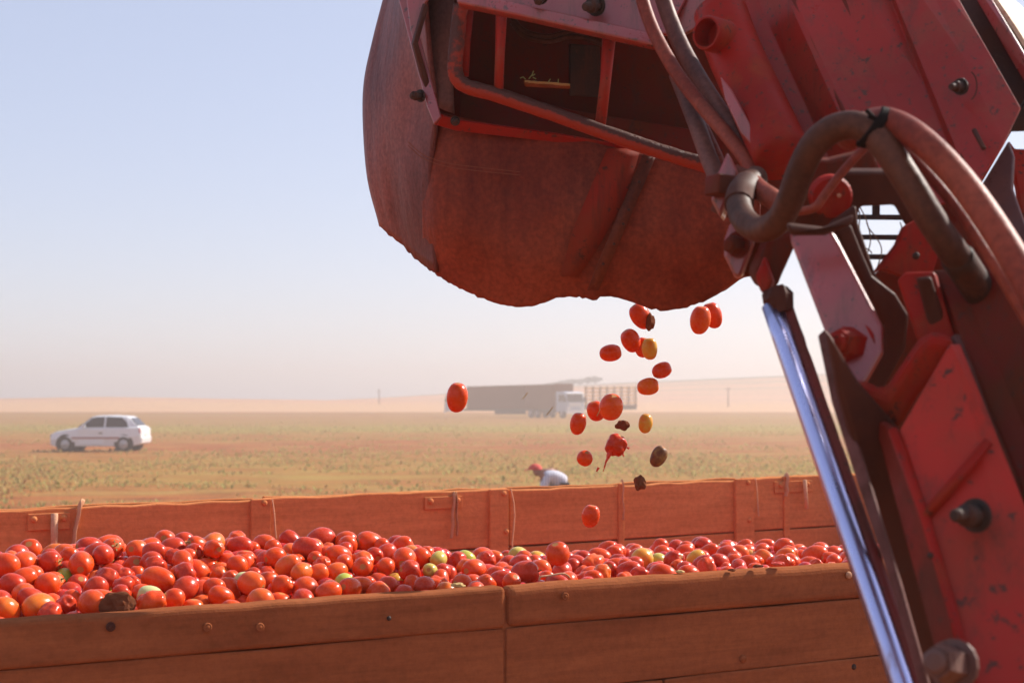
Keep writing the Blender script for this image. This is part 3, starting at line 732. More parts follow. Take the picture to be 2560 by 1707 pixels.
def peg(px, y0, y1, r, name='peg', m=STRAPT, flat=1.0, lean=0, t=TF - .03):
    s, z1 = zpx(px, y0, t); _, z0 = zpx(px, y1, t); bm = bmesh.new()
    tube(bm, [TR(s, t, z1), TR(s + lean * .5, t, (z0 + z1) / 2), TR(s + lean, t, z0)], r, 10, flat=flat, up=N0)
    return obj(name, bm, m, trl, smooth=True)
peg(142, 1283, 1390, .013); peg(2009, 1199, 1271, .010, lean=.01)
# loose straps hanging from the rim
def strap(px, y0, y1, wd, sway, name='strap'):
    s, z1 = zpx(px, y0, TF - .02); _, z0 = zpx(px, y1, TF - .02)
    path = [TR(s + .02, TF + .03, z1 + .004), TR(s + .004, TF - .004, z1 + .012)] + [TR(s + sway * (k / 6) + .0015 * math.sin(k * 1.7), TF - .02 - .003 * math.sin(k * 2), z1 + (z0 - z1) * k / 6) for k in range(7)]
    bm = bmesh.new(); tube(bm, catmull(path, 4), wd, 8, flat=.22, up=N0); return obj(name, bm, STRAPT, trl, smooth=True)
strap(204, 1266, 1390, .020, -.03); strap(1136, 1240, 1345, .011, -.012); strap(1142, 1240, 1340, .008, .004); strap(1556, 1206, 1300, .006, .004); strap(1966, 1192, 1240, .012, -.01)
# ends, floor, chassis and wheels
for s, nm in ((S0, 'end_wall'), (S1 - .04, 'end_wall')):
    bm = bmesh.new(); box_pts(bm, [TR(s, .025, .74), TR(s + .04, .025, .74), TR(s + .04, TF - .005, .74), TR(s, TF - .005, .74), TR(s, .025, 1.49), TR(s + .04, .025, 1.49), TR(s + .04, TF - .005, 1.55), TR(s, TF - .005, 1.55)])
    obj(nm, bm, WOODF, trl, bevel=.006)
bm = bmesh.new(); box_pts(bm, [TR(S0, 0, .66), TR(S1, 0, .66), TR(S1, TF, .66), TR(S0, TF, .66), TR(S0, 0, .735), TR(S1, 0, .735), TR(S1, TF, .735), TR(S0, TF, .735)]); obj('floor', bm, WOODF, trl)
for tt in (.55, 1.75):
    bm = bmesh.new(); box_pts(bm, [TR(S0, tt - .06, .5), TR(S1, tt - .06, .5), TR(S1, tt + .06, .5), TR(S0, tt + .06, .5), TR(S0, tt - .06, .655), TR(S1, tt - .06, .655), TR(S1, tt + .06, .655), TR(S0, tt + .06, .655)]); obj('chassis_beam', bm, RUSTEDGE, trl)
rotU = Matrix.Rotation(math.atan2(U0.y, U0.x), 4, 'Z')
for s in (.1, 3.5):
    bm = bmesh.new(); tube(bm, [TR(s, .15, .42), TR(s, 1.15, .42), TR(s, 2.15, .42)], .05, 10); obj('axle', bm, RUSTEDGE, trl)
    for tt in (.12, 2.18):
        wheel(Matrix.Translation(TR(s, tt, .42)) @ rotU @ (Matrix.Identity(4) if tt < 1 else Matrix.Rotation(math.pi, 4, 'Z')), trl, .42, .24)

# ================================================================== TOMATOES
def tomato_mat(name, cols, rgh=.2, dust=.32):
    m, nt, b = mat(name, rgh, 0, .24)
    n1 = tex(nt, 1.1, 3, .55, rnd=True); n2 = tex(nt, 9, 4, .7, rnd=True); n3 = tex(nt, 2.4, 5, .7, rnd=True)
    c = ramp(nt, n1.outputs[0], [(.3 + .4 * i / (len(cols) - 1), q) for i, q in enumerate(cols)])
    d = ramp(nt, n3.outputs[0], [(.5, (0, 0, 0)), (.85, (dust,) * 3)])
    c1 = mixc(nt, d.outputs[0], c.outputs[0], (.45, .12, .05))
    sp = ramp(nt, n2.outputs[0], [(.70, (0, 0, 0)), (.76, (.8,) * 3)])
    nt.links.new(mixc(nt, sp.outputs[0], c1, (.10, .025, .012)), b.inputs['Base Color'])
    r = ramp(nt, n3.outputs[0], [(.35, (rgh * .8,) * 3), (.8, (rgh * 2.4,) * 3)]); nt.links.new(r.outputs[0], b.inputs['Roughness'])
    b.inputs['Coat Weight'].default_value = .0; b.inputs['Coat Roughness'].default_value = .12
    b.inputs['Subsurface Weight'].default_value = 0
    return m
TM = {'deep red': tomato_mat('deep_red_tomato', [(.42, .026, .008), (.50, .038, .010), (.58, .052, .013)]),
      'bright red': tomato_mat('bright_red_tomato', [(.60, .045, .006), (.66, .062, .008), (.70, .082, .010)]),
      'orange red': tomato_mat('orange_red_tomato', [(.68, .068, .012), (.71, .095, .015), (.72, .13, .02)]),
      'orange': tomato_mat('orange_tomato', [(.70, .085, .012), (.71, .13, .016), (.70, .18, .02)]),
      'yellow': tomato_mat('yellow_tomato', [(.68, .20, .02), (.66, .32, .04), (.62, .38, .06)]),
      'yellow green': tomato_mat('yellow_green_tomato', [(.42, .34, .05), (.52, .42, .09), (.60, .36, .07)]),
      'green': tomato_mat('green_tomato', [(.34, .36, .04), (.42, .42, .055), (.46, .40, .06)]),
      'pale green': tomato_mat('pale_green_tomato', [(.50, .50, .19), (.56, .54, .24), (.52, .46, .17)]),
      'shaded brown': tomato_mat('shaded_brown_tomato', [(.10, .045, .02), (.18, .08, .03), (.30, .22, .06)], .4)}  # olive brown fruit; the dark tones paint its shaded half
SCAR = plain('stem_scar', (.42, .17, .05), .7, 0, .2, .5, 30)
STALK = plain('dry_stalk', (.50, .33, .12), .8)
def tomato_mesh(name, el, nr=14, ns=18, dent=0, seed=0, scar=True):
    bm = bmesh.new(); rings = []
    for i in range(1, nr):
        a = math.pi * i / nr; z = math.cos(a); rr = math.sin(a) ** .88
        row = []
        for k in range(ns):
            ph = 2 * math.pi * k / ns
            lob = 1 + .022 * math.cos(4 * ph + seed) * max(0, z) + .012 * math.cos(3 * ph + seed * 2)
            zz = z * el * (1 - .05 * (z > 0) * z ** 6) - (.17 * math.exp(-(rr / .22) ** 2) if z > 0 else -.03 * math.exp(-(rr / .15) ** 2))
            p = V(rr * lob * math.cos(ph), rr * lob * math.sin(ph), zz)
            p *= 1 + .05 * noise.noise(p * .9 + V(seed * 5, 0, 0))
            if dent:
                q = noise.noise(p * 1.6 + V(seed, seed * 3, 0)); p *= 1 - dent * max(0, q) - dent * .35 * abs(noise.noise(p * 4 + V(0, seed, 0)))
            row.append(bm.verts.new(p))
        rings.append(row)
    top = bm.verts.new((0, 0, sum(v.co.z for v in rings[0]) / ns - .02)); bot = bm.verts.new((0, 0, -el * .985))
    for i in range(len(rings) - 1):
        for k in range(ns):
            f = bm.faces.new((rings[i][k], rings[i + 1][k], rings[i + 1][(k + 1) % ns], rings[i][(k + 1) % ns]))
    for k in range(ns):
        f = bm.faces.new((top, rings[0][k], rings[0][(k + 1) % ns])); f.material_index = 1 if scar else 0
        bm.faces.new((bot, rings[-1][(k + 1) % ns], rings[-1][k]))
    for f in bm.faces: f.smooth = True
    bmesh.ops.recalc_face_normals(bm, faces=bm.faces)
    me = bpy.data.meshes.new(name); bm.to_mesh(me); bm.free()
    me.materials.append(TM['bright red']); me.materials.append(SCAR)
    return me
ELS = [1.0, 1.15, 1.3, 1.42]
TMESH = {(e, v): tomato_mesh('tomato_shape', e, seed=e * 3 + v * 1.7) for e in ELS for v in range(2)}
TDENT = [tomato_mesh('dented_tomato_shape', e, 16, 22, .34, seed=k) for k, e in enumerate((1.05, 1.15, 1.3))]
def put_tomato(me, c, axis, r, color, spin=0, name='tomato'):
    o = bpy.data.objects.new(name, me); COL.objects.link(o)
    q = Vector(axis).normalized().to_track_quat('Z', 'Y') @ Quaternion((0, 0, 1), spin)
    o.rotation_mode = 'QUATERNION'; o.rotation_quaternion = q; o.location = c; o.scale = (r, r, r)
    o.material_slots[0].link = 'OBJECT'; o.material_slots[0].material = TM[color]
    WLOC[o.name] = Vector(c)
    return o
RS = [-.296, .135, .38, .619, .872, 1.065, 1.294, 1.453, 1.59, 1.803, 2.027, 2.26, 2.676, 2.942, 3.829]
RZ = [1.593, 1.56, 1.569, 1.574, 1.569, 1.556, 1.534, 1.501, 1.484, 1.469, 1.476, 1.48, 1.466, 1.435, 1.395]
def heap(s, t):
    """height of the load: it climbs from the near rim to a crest, then falls away to the far side"""
    s = np.asarray(s, float); t = np.asarray(t, float)
    zr = np.interp(s, RS, RZ); z0 = RIMZ - .05 + .022 * np.clip((s - 1.3) / .8, 0, 1)
    return np.where(t < .55, z0 + (zr - z0) * np.clip(t / .55, 0, 1) ** .9, zr - .22 * np.clip((t - .55) / 1.2, 0, 1) ** 2)
def settle():
    """drops two loose layers of tomatoes (each a pair of balls) onto the heap and lets them push each other apart"""
    rng = np.random.default_rng(4); T = []; sp = .0555; s = -.75
    while s < 3.7:
        t = .045
        while t < 1.04:
            for lay in range(2):
                if lay == 1 and rng.random() < .45: continue
                T.append((s + rng.uniform(-.015, .015), t + rng.uniform(-.015, .015) + lay * .02, lay))
            t += sp
        s += sp
    N = len(T); T = np.array(T)
    el = rng.choice([1.0, 1.15, 1.3, 1.42], N, p=[.17, .33, .33, .17])
    r = np.clip(rng.normal(.0272, .0038, N), .0175, .0355); r = np.where(el > 1.35, r * .92, r)
    c = np.stack([T[:, 0], T[:, 1], heap(T[:, 0], T[:, 1]) - .022 + T[:, 2] * .055 + rng.uniform(0, .02, N)], 1)
    a = rng.normal(size=(N, 3)); a[:, 2] *= .6; a /= np.linalg.norm(a, axis=1)[:, None]
    o = (el - 1) * r
    def pairs():
        d2 = ((c[:, None, :2] - c[None, :, :2]) ** 2).sum(-1); i, j = np.where(d2 < .0092); q = i < j; return i[q], j[q]
    for it in range(170):
        if it % 20 == 0: I, J = pairs()
        c[:, 2] -= .0016 if it < 120 else .0006
        for k in range(4):
            dc = np.zeros((N, 3)); da = np.zeros((N, 3)); cn = np.zeros(N)
            for si in (-1, 1):
                for sj in (-1, 1):
                    d = c[I] + si * o[I, None] * a[I] - c[J] - sj * o[J, None] * a[J]
                    L = np.linalg.norm(d, axis=1) + 1e-9; ov = (r[I] + r[J]) * .985 - L; q = ov > 0
                    dd = d[q] / L[q, None] * ov[q, None] * .5; im, jm = I[q], J[q]
                    for x_ in range(3):
                        dc[:, x_] += np.bincount(im, dd[:, x_], N) - np.bincount(jm, dd[:, x_], N)
                        da[:, x_] += np.bincount(im, si * dd[:, x_] * o[im] / r[im] ** 2 * 1.5, N) - np.bincount(jm, sj * dd[:, x_] * o[jm] / r[jm] ** 2 * 1.5, N)
                    cn += np.bincount(im, None, N) + np.bincount(jm, None, N)
            w_ = (1 / np.maximum(1, cn * .5))[:, None]; mv = dc * w_
            hb = heap(c[:, 0], c[:, 1]) - .062
            mv[c[:, 2] - r < hb + .004, :2] *= .4
            c += mv; a += np.clip(da * w_, -.2, .2) * .5; a /= np.linalg.norm(a, axis=1)[:, None]
            low = c[:, 2] - r - np.abs(o * a[:, 2]); c[:, 2] += np.maximum(0, hb - low)
            c[:, 1] = np.maximum(c[:, 1], .022 + r + np.abs(o * a[:, 1]))
    UU, NN, AA = np.array(U0), np.array(N0), np.array(A0)
    W3 = AA + c[:, :1] * UU + c[:, 1:2] * NN; W3[:, 2] = c[:, 2]
    A3 = a[:, :1] * UU + a[:, 1:2] * NN; A3[:, 2] = a[:, 2]
    keep = c[:, 2] > heap(c[:, 0], c[:, 1]) - .05
    return np.column_stack([W3, A3, el, r])[keep]
D = settle()
# those that show largest over the near rim come first
Wd, Hh = 1280, 854; idb = np.full((Hh, Wd), -1)
for i in np.argsort(-D[:, 1]):
    px, py, dd = proj(D[i, :3]); px /= 2; py /= 2; R_ = F * D[i, 7] * D[i, 6] ** .5 / dd / 2
    x0, x1, y0, y1 = max(int(px - R_), 0), min(int(px + R_) + 1, Wd), max(int(py - R_), 0), min(int(py + R_) + 1, Hh)
    if x1 <= x0 or y1 <= y0: continue
    yy, xx = np.mgrid[y0:y1, x0:x1]; q = (xx - px) ** 2 + (yy - py) ** 2 < R_ * R_; idb[yy[q], xx[q]] = i
for x in range(Wd): idb[int(proj(TR(st(x * 2, 0), 0, RIMZ))[1] / 2):, x] = -1
cnt = np.bincount(idb[idb >= 0], None, len(D))
D = D[np.argsort(-cnt, kind='stable')]
NI = 284
tr = random.Random(21)
info = []
for i in range(NI):
    x, y, z, ax, ay, az, el, r = (float(q) for q in D[i])
    px, py, dd = proj((x, y, z))
    sgn = tr.choice((-1, 1))
    e = min(ELS, key=lambda q: abs(q - el))
    col = tr.choices(['deep red', 'bright red', 'orange red', 'orange'], [.26, .59, .14, .01])[0]
    info.append(dict(c=V(x, y, z), a=V(ax, ay, az) * sgn, e=e, r=r, px=px, py=py, d=dd, col=col, dent=tr.random() < .2))
SPECIAL = [(880, 1440, 'green'), (603, 1434, 'pale green'), (397, 1487, 'pale green'), (32, 1522, 'orange'), (1006, 1450, 'yellow'), (1110, 1385, 'yellow green'), (1178, 1390, 'green'), (1298, 1382, 'yellow green'),
           (1352, 1402, 'yellow'), (1622, 1390, 'yellow'), (1628, 1413, 'yellow green'), (1735, 1408, 'yellow'), (1900, 1400, 'orange'), (172, 1446, 'green'), (525, 1345, 'orange'), 
           (772, 1420, 'orange'),  (1060, 1420, 'yellow green'), ]
used = set()
for px, py, col in SPECIAL:
    k = min((q for q in range(NI) if q not in used), key=lambda q: (info[q]['px'] - px) ** 2 + (info[q]['py'] - py) ** 2 * 2)
    used.add(k); info[k]['col'] = col; info[k]['dent'] = False
# a label for each by its size, shape, colour, where it lies in the heap and what is behind it
XB = [(200, 'below the left wall bracket'), (430, 'just right of the left strap'), (640, 'left of the first inner post'), (860, 'right of the first inner post'), (1060, 'left of the middle bracket'), (1260, 'below the middle bracket'), (1480, 'near the landing spot'), (1700, 'right of the landing spot'), (1900, 'before the right inner post'), (9999, 'beside the chrome rod')]
def lab_of(q):
    sz = 'small' if q['r'] < .0250 else ('large' if q['r'] > .0300 else 'medium')
    sh = 'dented' if q['dent'] else ('round' if q['e'] < 1.1 else ('long' if q['e'] > 1.35 else 'oval'))
    t_ = (q['c'] - A0).dot(N0)
    row = 'near rim' if t_ < .15 else ('mid slope' if t_ < .40 else 'heap crest')
    xb = next(b for a, b in XB if q['px'] < a)
    return f"{sz} {sh} {q['col']} tomato, {row}, {xb}"
byl = {}
for q in info: byl.setdefault(lab_of(q), []).append(q)
ORD = ['leftmost', 'second from left', 'third from left', 'fourth from left', 'fifth from left', 'sixth from left', 'seventh from left', 'eighth from left']
for l, qs in byl.items():
    qs.sort(key=lambda q: q['px'])
    for k, q in enumerate(qs):
        if len(qs) == 1: q['lab'] = l
        elif len(qs) == 2: q['lab'] = l + (', left one', ', right one')[k]
        else: q['lab'] = l + ', ' + (ORD[k] if k < len(qs) - 1 else 'rightmost')
for q in info:
    me = tr.choice(TDENT) if q['dent'] else TMESH[(q['e'], tr.randint(0, 1))]
    tag(put_tomato(me, q['c'], q['a'], q['r'] * 1.015, q['col'], tr.uniform(0, 6.28)), q['lab'], 'tomato', 'tomatoes heaped in the trailer')
# a few still carry a dry green calyx with a bit of stalk
def calyx_mesh():
    bm = bmesh.new()
    for k in range(5):
        a = 2 * math.pi * k / 5; d_ = V(math.cos(a), math.sin(a), 0); e_ = V(-d_.y, d_.x, 0)
        v = [bm.verts.new(q) for q in (e_ * .07, d_ * .30 + e_ * .11 + V(0, 0, .05), d_ * .62 + V(0, 0, .14), d_ * .30 - e_ * .11 + V(0, 0, .05), e_ * -.07)]
        bm.faces.new(v)
    tube(bm, [V(0, 0, 0), V(.03, .02, .18), V(.10, .05, .34)], [.07, .055, .05], 6)
    me = bpy.data.meshes.new('calyx_shape'); bm.to_mesh(me); bm.free(); me.materials.append(plain('dry_calyx', (.20, .17, .05), .8)); return me
CALYX = calyx_mesh()
for t_ in [o for o in bpy.data.objects if o.get('group') == 'tomatoes heaped in the trailer'][4:270:11]:
    c_ = bpy.data.objects.new('calyx', CALYX); COL.objects.link(c_); c_.parent = t_; c_.location = (0, 0, max(v.co.z for v in t_.data.vertices) - .10)
# the rest of the load, deeper or hidden: one mass
m, nt, b = mat('tomato_mass', .24, 0, .55)
g = node(nt, 'ShaderNodeNewGeometry')
nt.links.new(ramp(nt, g.outputs['Random Per Island'], [(0, (.46, .014, .006)), (.5, (.64, .028, .008)), (.85, (.70, .06, .01)), (.96, (.68, .2, .02)), (1, (.42, .38, .06))]).outputs[0], b.inputs['Base Color'])
lows = {}
for e in ELS:
    v_, f_ = [], []
    for i in range(9):
        a = math.pi * i / 8
        for k in range(10):
            ph = 2 * math.pi * k / 10; v_.append((math.sin(a) ** .9 * math.cos(ph), math.sin(a) ** .9 * math.sin(ph), math.cos(a) * e))
    for i in range(8):
        for k in range(10): f_.append((i * 10 + k, (i + 1) * 10 + k, (i + 1) * 10 + (k + 1) % 10, i * 10 + (k + 1) % 10))
    lows[e] = (np.array(v_), np.array(f_))
allv, allf, off = [], [], 0
def add_low(c, axis, r, e):
    global off
    R3 = np.array(Vector(axis).normalized().to_track_quat('Z', 'Y').to_matrix())
    v_, f_ = lows[e]; allv.append(v_ @ R3.T * r + np.array(c)); allf.append(f_ + off); off += len(v_)
for i in range(NI, len(D)):
    x, y, z, ax, ay, az, el, r = (float(q) for q in D[i]); add_low((x, y, z), (ax, ay, az), r, min(ELS, key=lambda q: abs(q - el)))
s = S0 + .1
while s < S1 - .08:
    t_ = .06
    while t_ < TF - .04:
        if t_ > 1.0 or s < -.72 or s > 3.7:
            r = tr.uniform(.024, .031); add_low(TR(s + tr.uniform(-.01, .01), t_ + tr.uniform(-.01, .01), float(heap(s, t_)) - .035 + tr.uniform(-.012, .015)), (tr.gauss(0, 1), tr.gauss(0, 1), tr.gauss(0, .5)), r, tr.choice(ELS))
        t_ += .06
    s += .06
av = np.concatenate(allv); af = np.concatenate(allf)
me = bpy.data.meshes.new('tomato_load'); me.from_pydata(av.tolist(), [], af.tolist()); me.materials.append(m)
me.polygons.foreach_set('use_smooth', [True] * len(me.polygons))
o = bpy.data.objects.new('tomato_load', me); COL.objects.link(o); tag(o, 'mass of tomatoes deeper in the trailer load', None, None, 'stuff')
bm = bmesh.new(); rows = [[bm.verts.new(TR(S0 + .06 + (S1 - S0 - .14) * i / 60, .03 + (TF - .07) * k / 24, float(heap(S0 + (S1 - S0) * i / 60, TF * k / 24)) - .075)) for k in range(25)] for i in range(61)]
for i in range(60):
    for k in range(24): bm.faces.new((rows[i][k], rows[i + 1][k], rows[i + 1][k + 1], rows[i][k + 1]))
PULP = plain('crushed_tomato_pulp', (.30, .02, .01), .3)
tag(obj('crushed_pulp', bm, PULP, None, smooth=True), 'dark crushed pulp under the tomato heap', None, None, 'stuff')

# ---- tomatoes and clods in the air, falling from the chute
def inplane(ang, tilt=0):
    """axis at ang degrees from up, turning right, in the picture plane; tilt towards the camera"""
    a = math.radians(ang); return (UPV * math.cos(a) + RGT * math.sin(a) - FWD * tilt).normalized()
def fall(px, py, wd, ht, ang, col, d, lab, tilt=.15, dent=None, me=None):
    e = max(1.0, min(1.42, ht / wd)); e = min(ELS, key=lambda q: abs(q - e))
    r = wd / 2 / F * d
    o = put_tomato(me or (TDENT[dent] if dent is not None else TMESH[(e, 0)]), P(px, py, d), inplane(ang, tilt), r, col, tr.uniform(0, 6))
    return tag(o, lab, 'tomato', 'tomatoes falling from the chute')
fall(1601, 790, 50, 70, -35, 'bright red', 4.12, 'oval red tomato just leaving the left scallop of the chute skirt, with dark clod')
fall(1751, 799, 52, 72, 6, 'orange red', 4.05, 'front orange red tomato of the pair below the right scallop of the skirt')
fall(1781, 787, 48, 66, -18, 'bright red', 4.13, 'rear pinkish red tomato of the pair below the right scallop of the skirt')
fall(1577, 851, 48, 64, -30, 'bright red', 4.1, 'tilted red tomato touching a yellow one in mid air')
fall(1624, 871, 40, 58, -5, 'yellow', 4.05, 'yellow tomato in mid air in front of a red one')
fall(1608, 868, 40, 54, 10, 'bright red', 4.12, 'red tomato half hidden behind the yellow falling tomato')
fall(1527, 882, 44, 58, 80, 'bright red', 4.05, 'level red tomato in the sky left of the falling yellow one')
fall(1655, 925, 40, 50, 65, 'bright red', 4.05, 'small red tomato above the orange yellow one against the sky')
fall(1621, 966, 44, 54, 84, 'orange', 4.05, 'orange yellow tomato falling in front of the skyline')
fall(1143, 992, 54, 76, 4, 'bright red', 3.95, 'lone red tomato in front of the dark lorry cab')
fall(1528, 1017, 60, 70, 12, 'orange red', 4.0, 'big orange red tomato with its stem end up before the stake lorry', .5)
fall(1490, 1026, 46, 56, -20, 'bright red', 4.08, 'red tomato half behind the big orange red one')
fall(1445, 1058, 41, 58, 8, 'bright red', 4.0, 'upright red tomato under the blue lorry in mid air')
fall(1614, 1057, 36, 50, 4, 'yellow', 4.05, 'yellow tomato with a red base falling over the green field strip')
fall(1462, 1145, 40, 42, 20, 'bright red', 4.0, 'small round red tomato falling left of the burst one', .6)
fall(1647, 1140, 40, 64, 28, 'shaded brown', 4.02, 'olive brown tomato with painted shade, tilted right above the far board')
fall(1477, 1289, 46, 58, 10, 'bright red', 4.0, 'red tomato falling in front of the far board')
fall(1394, 1383, 60, 64, -15, 'bright red', 3.92, 'big red tomato about to land on the heap', .4)
# the burst one, trailing pulp
PULPR = plain('red_pulp', (.60, .05, .02), .3)
bt = fall(1540, 1112, 58, 66, 25, 'deep red', 4.0, 'burst deep red tomato trailing shreds of pulp in mid air', .2, 0)
def drop_part(name, pts, r, m, parent):
    """a shred in world coordinates hung under a scaled, turned tomato"""
    bm = bmesh.new(); tube(bm, catmull(pts, 4), r, 7, jit=.0012)
    me = bpy.data.meshes.new(name); inv = (Matrix.Translation(parent.location) @ parent.rotation_quaternion.to_matrix().to_4x4() @ Matrix.Diagonal((*parent.scale, 1))).inverted()
    bmesh.ops.recalc_face_normals(bm, faces=bm.faces)
    bm.transform(inv); bm.to_mesh(me); bm.free(); me.materials.append(m)
    o = bpy.data.objects.new(name, me); COL.objects.link(o); o.parent = parent; return o
for pts, r in (([(1530, 1122), (1520, 1142), (1513, 1160), (1508, 1178)], [.010, .009, .007, .006, .005, .004, .003, .003, .002, .002, .0015, .001, .001]), ([(1548, 1124), (1556, 1134), (1560, 1141)], [.010, .008, .006, .005, .004, .003, .002, .002, .001]), ([(1497, 1168), (1491, 1178)], .003), ([(1568, 1118), (1573, 1121)], .003)):
    drop_part('pulp_shred', [P(x, y, 3.99) for x, y in pts], r, PULPR, bt)
CLOD = plain('dark_soil_clod', (.16, .052, .024), .95, 0, .05, .4, 60)
def clod(px, py, wd, ht, d, lab, seed, name='soil_clod', m=CLOD, cat='clod', dz=1):
    bm = bmesh.new(); bmesh.ops.create_icosphere(bm, subdivisions=3, radius=1)
    for v in bm.verts:
        p = v.co.copy(); k = 1 + .35 * noise.noise(p * 1.3 + V(seed, 0, 0)) + .16 * noise.noise(p * 4 + V(0, seed, 0)) + .08 * noise.noise(p * 9)
        q = p * k; v.co = P(px, py, d) + (RGT * q.x * wd / 2 + UPV * q.z * ht / 2 + FWD * q.y * (wd + ht) / 4 * dz) / F * d
    o = obj(name, bm, m, None, smooth=False); return tag(o, lab, cat, 'clods falling with the tomatoes' if cat == 'clod' else None)
clod(1625, 806, 24, 44, 4.1, 'dark clod stuck beside the topmost falling tomato', 1)
clod(1556, 1062, 33, 27, 4.05, 'dark brown clod right above the burst tomato', 2)
clod(1600, 1207, 30, 37, 4.0, 'dusty brown clod falling across the far board rim', 3)
clod(292, 1510, 84, 62, 3.28, 'dark bark like clod sitting on the near rim at left', 5, 'bark_clod', CLOD, 'clump', .5)
clod(1146, 1462, 34, 12, 3.66, 'short brown twig stub on the near rim left of the joint', 7, 'twig_stub', STALK, 'twig')
clod(1895, 1414, 26, 8, 4.02, 'small dark twig lying on the near rim at right', 9, 'twig_stub', CLOD, 'twig')
clod(1946, 1408, 34, 9, 4.06, 'red tomato skin scrap on the near rim at right', 11, 'tomato_scrap', PULPR, 'scrap')
clod(1830, 1424, 20, 7, 3.98, 'tiny crumb of soil on the near rim', 12, 'crumb', CLOD, 'crumb')
clod(1700, 1428, 22, 7, 3.93, 'pale crumb of straw and soil on the near rim', 13, 'crumb', STALK, 'crumb')
bm = bmesh.new(); tube(bm, catmull([P(1348, 1450, 3.76), P(1352, 1441, 3.76), P(1375, 1438, 3.77), P(1405, 1433, 3.78), P(1418, 1437, 3.79), P(1424, 1443, 3.8)], 5), .0026, 6)
tag(obj('bent_wire', bm, STRAPT, None, smooth=True), 'bent wire loop lying on the near rim right of the joint', 'wire')
for k, (x0_, y0_, x1_, y1_, lab) in enumerate(((1306, 997, 1319, 981, 'upper pale straw fleck floating in front of the dark lorry'), (1366, 1038, 1382, 1017, 'lower pale straw fleck floating in front of the dark lorry'), (1492, 1040, 1500, 1022, 'straw fleck before the falling red tomatoes'))):
    bm = bmesh.new(); tube(bm, [P(x0_, y0_, 3.8), P((x0_ + x1_) / 2 + 1, (y0_ + y1_) / 2, 3.8), P(x1_, y1_, 3.8)], .0012, 5); tag(obj('straw', bm, STALK, None), lab, 'straw', 'straw flecks in the air')
# ================================================================== THE HARVESTER'S DISCHARGE ELEVATOR
# it stands on the camera's side of the trailer: depths below are multiples of GAUGE metres
GAUGE = .85
_bolt = bolt
def bolt(px, py, d, r, mat_, parent, ln=.03, *a, **k): return _bolt(px, py, d, r * GAUGE, mat_, parent, ln * GAUGE, *a, **k)
_P, _tube = P, tube
def P(px, py, d): return _P(px, py, d * GAUGE)
def tube(bm, path, r, *a, **k):
    k['jit'] = k.get('jit', 0) * GAUGE
    return _tube(bm, path, [q * GAUGE for q in r] if isinstance(r, (list, tuple)) else r * GAUGE, *a, **k)
hv_ = thing('discharge_elevator', (1.0, 2.6, 0), 'big worn red discharge elevator arm with a rubber skirted chute', 'harvester')
def sheet(name, cols, m, parent, nr=10, nc=6, th=.008, wob=.004, seed=0, ragged=0, label=None, edge=None):
    """a hanging sheet through columns of points (px, py, d), each column from top to hem"""
    cc = [catmull([P(*p) for p in c], nr) for c in cols]
    n = len(cc[0]); rowsn = []
    for i in range(n): rowsn.append(catmull([c[i] for c in cc], nc))
    bm = bmesh.new(); g = []
    if edge:   # the hem follows its own finer line, given as photo pixels
        hem = rowsn[-1]; hx = [e_[0] for e_ in edge]; hy = [e_[1] for e_ in edge]
    for i, row in enumerate(rowsn):
        r_ = []
        for k, p in enumerate(row):
            q = p.copy()
            if edge:
                px, py, d = proj(rowsn[-1][k]); want = float(np.interp(px, hx, hy)) + ragged * noise.noise((px * .11, seed, 0)) + ragged * .5 * noise.noise((px * .4, seed, 3))
                w_ = (i / (n - 1)) ** 2; q = q - UPV * ((want - py) / F * d * w_)
            q += FWD * wob * 2 * noise.noise(p * 3.2 + V(seed, 0, 0)) + FWD * wob * noise.noise(p * 9 + V(0, seed, 0))
            r_.append(bm.verts.new(q))
        g.append(r_)
    for i in range(n - 1):
        for k in range(len(g[0]) - 1): bm.faces.new((g[i][k], g[i][k + 1], g[i + 1][k + 1], g[i + 1][k]))
    o = obj(name, bm, m, parent, smooth=True, solid=th * GAUGE)
    if label: o['label'] = label
    return o
# ---- chute: front curtain
HEM = [(1040, 640), (1062, 662), (1085, 676), (1100, 690), (1150, 719), (1200, 742), (1250, 760), (1300, 767), (1340, 763), (1390, 743), (1430, 740), (1465, 744), (1488, 751), (1496, 742), (1505, 733), (1540, 741), (1580, 754), (1620, 769), (1660, 775), (1710, 769), (1760, 752), (1800, 731), (1840, 704), (1862, 690), (1890, 685)]
fc = []
for x_t, y_t, x_b, y_b, dd in ((1052, 262, 1062, 660, 4.13), (1090, 278, 1100, 690, 4.06), (1180, 300, 1180, 733, 4.02), (1300, 325, 1280, 765, 4.0), (1420, 345, 1400, 742, 3.99), (1540, 372, 1500, 745, 3.97), (1660, 398, 1640, 772, 3.95), (1780, 420, 1760, 752, 3.92), (1905, 440, 1895, 683, 3.9)):
    fc.append([(x_t, y_t, dd), (x_t + (x_b - x_t) * .3, y_t + (y_b - y_t) * .33, dd - .03), (x_t + (x_b - x_t) * .66, y_t + (y_b - y_t) * .68, dd - .02), (x_b, y_b, dd + .05)])
sheet('front_curtain', fc, SKIRT, hv_, 12, 12, .01, .010, 2, 5, None, HEM)
# far curtain closing the chute behind
sheet('rear_curtain', [[(1000, 40, 4.42), (1010, 330, 4.42), (1090, 660, 4.4)], [(1300, 40, 4.45), (1300, 350, 4.45), (1310, 730, 4.42)], [(1600, 60, 4.42), (1600, 350, 4.42), (1610, 735, 4.4)], [(1880, 60, 4.4), (1880, 400, 4.4), (1860, 660, 4.4)]], SKIRT, hv_, 8, 6, .01, .01, 5)
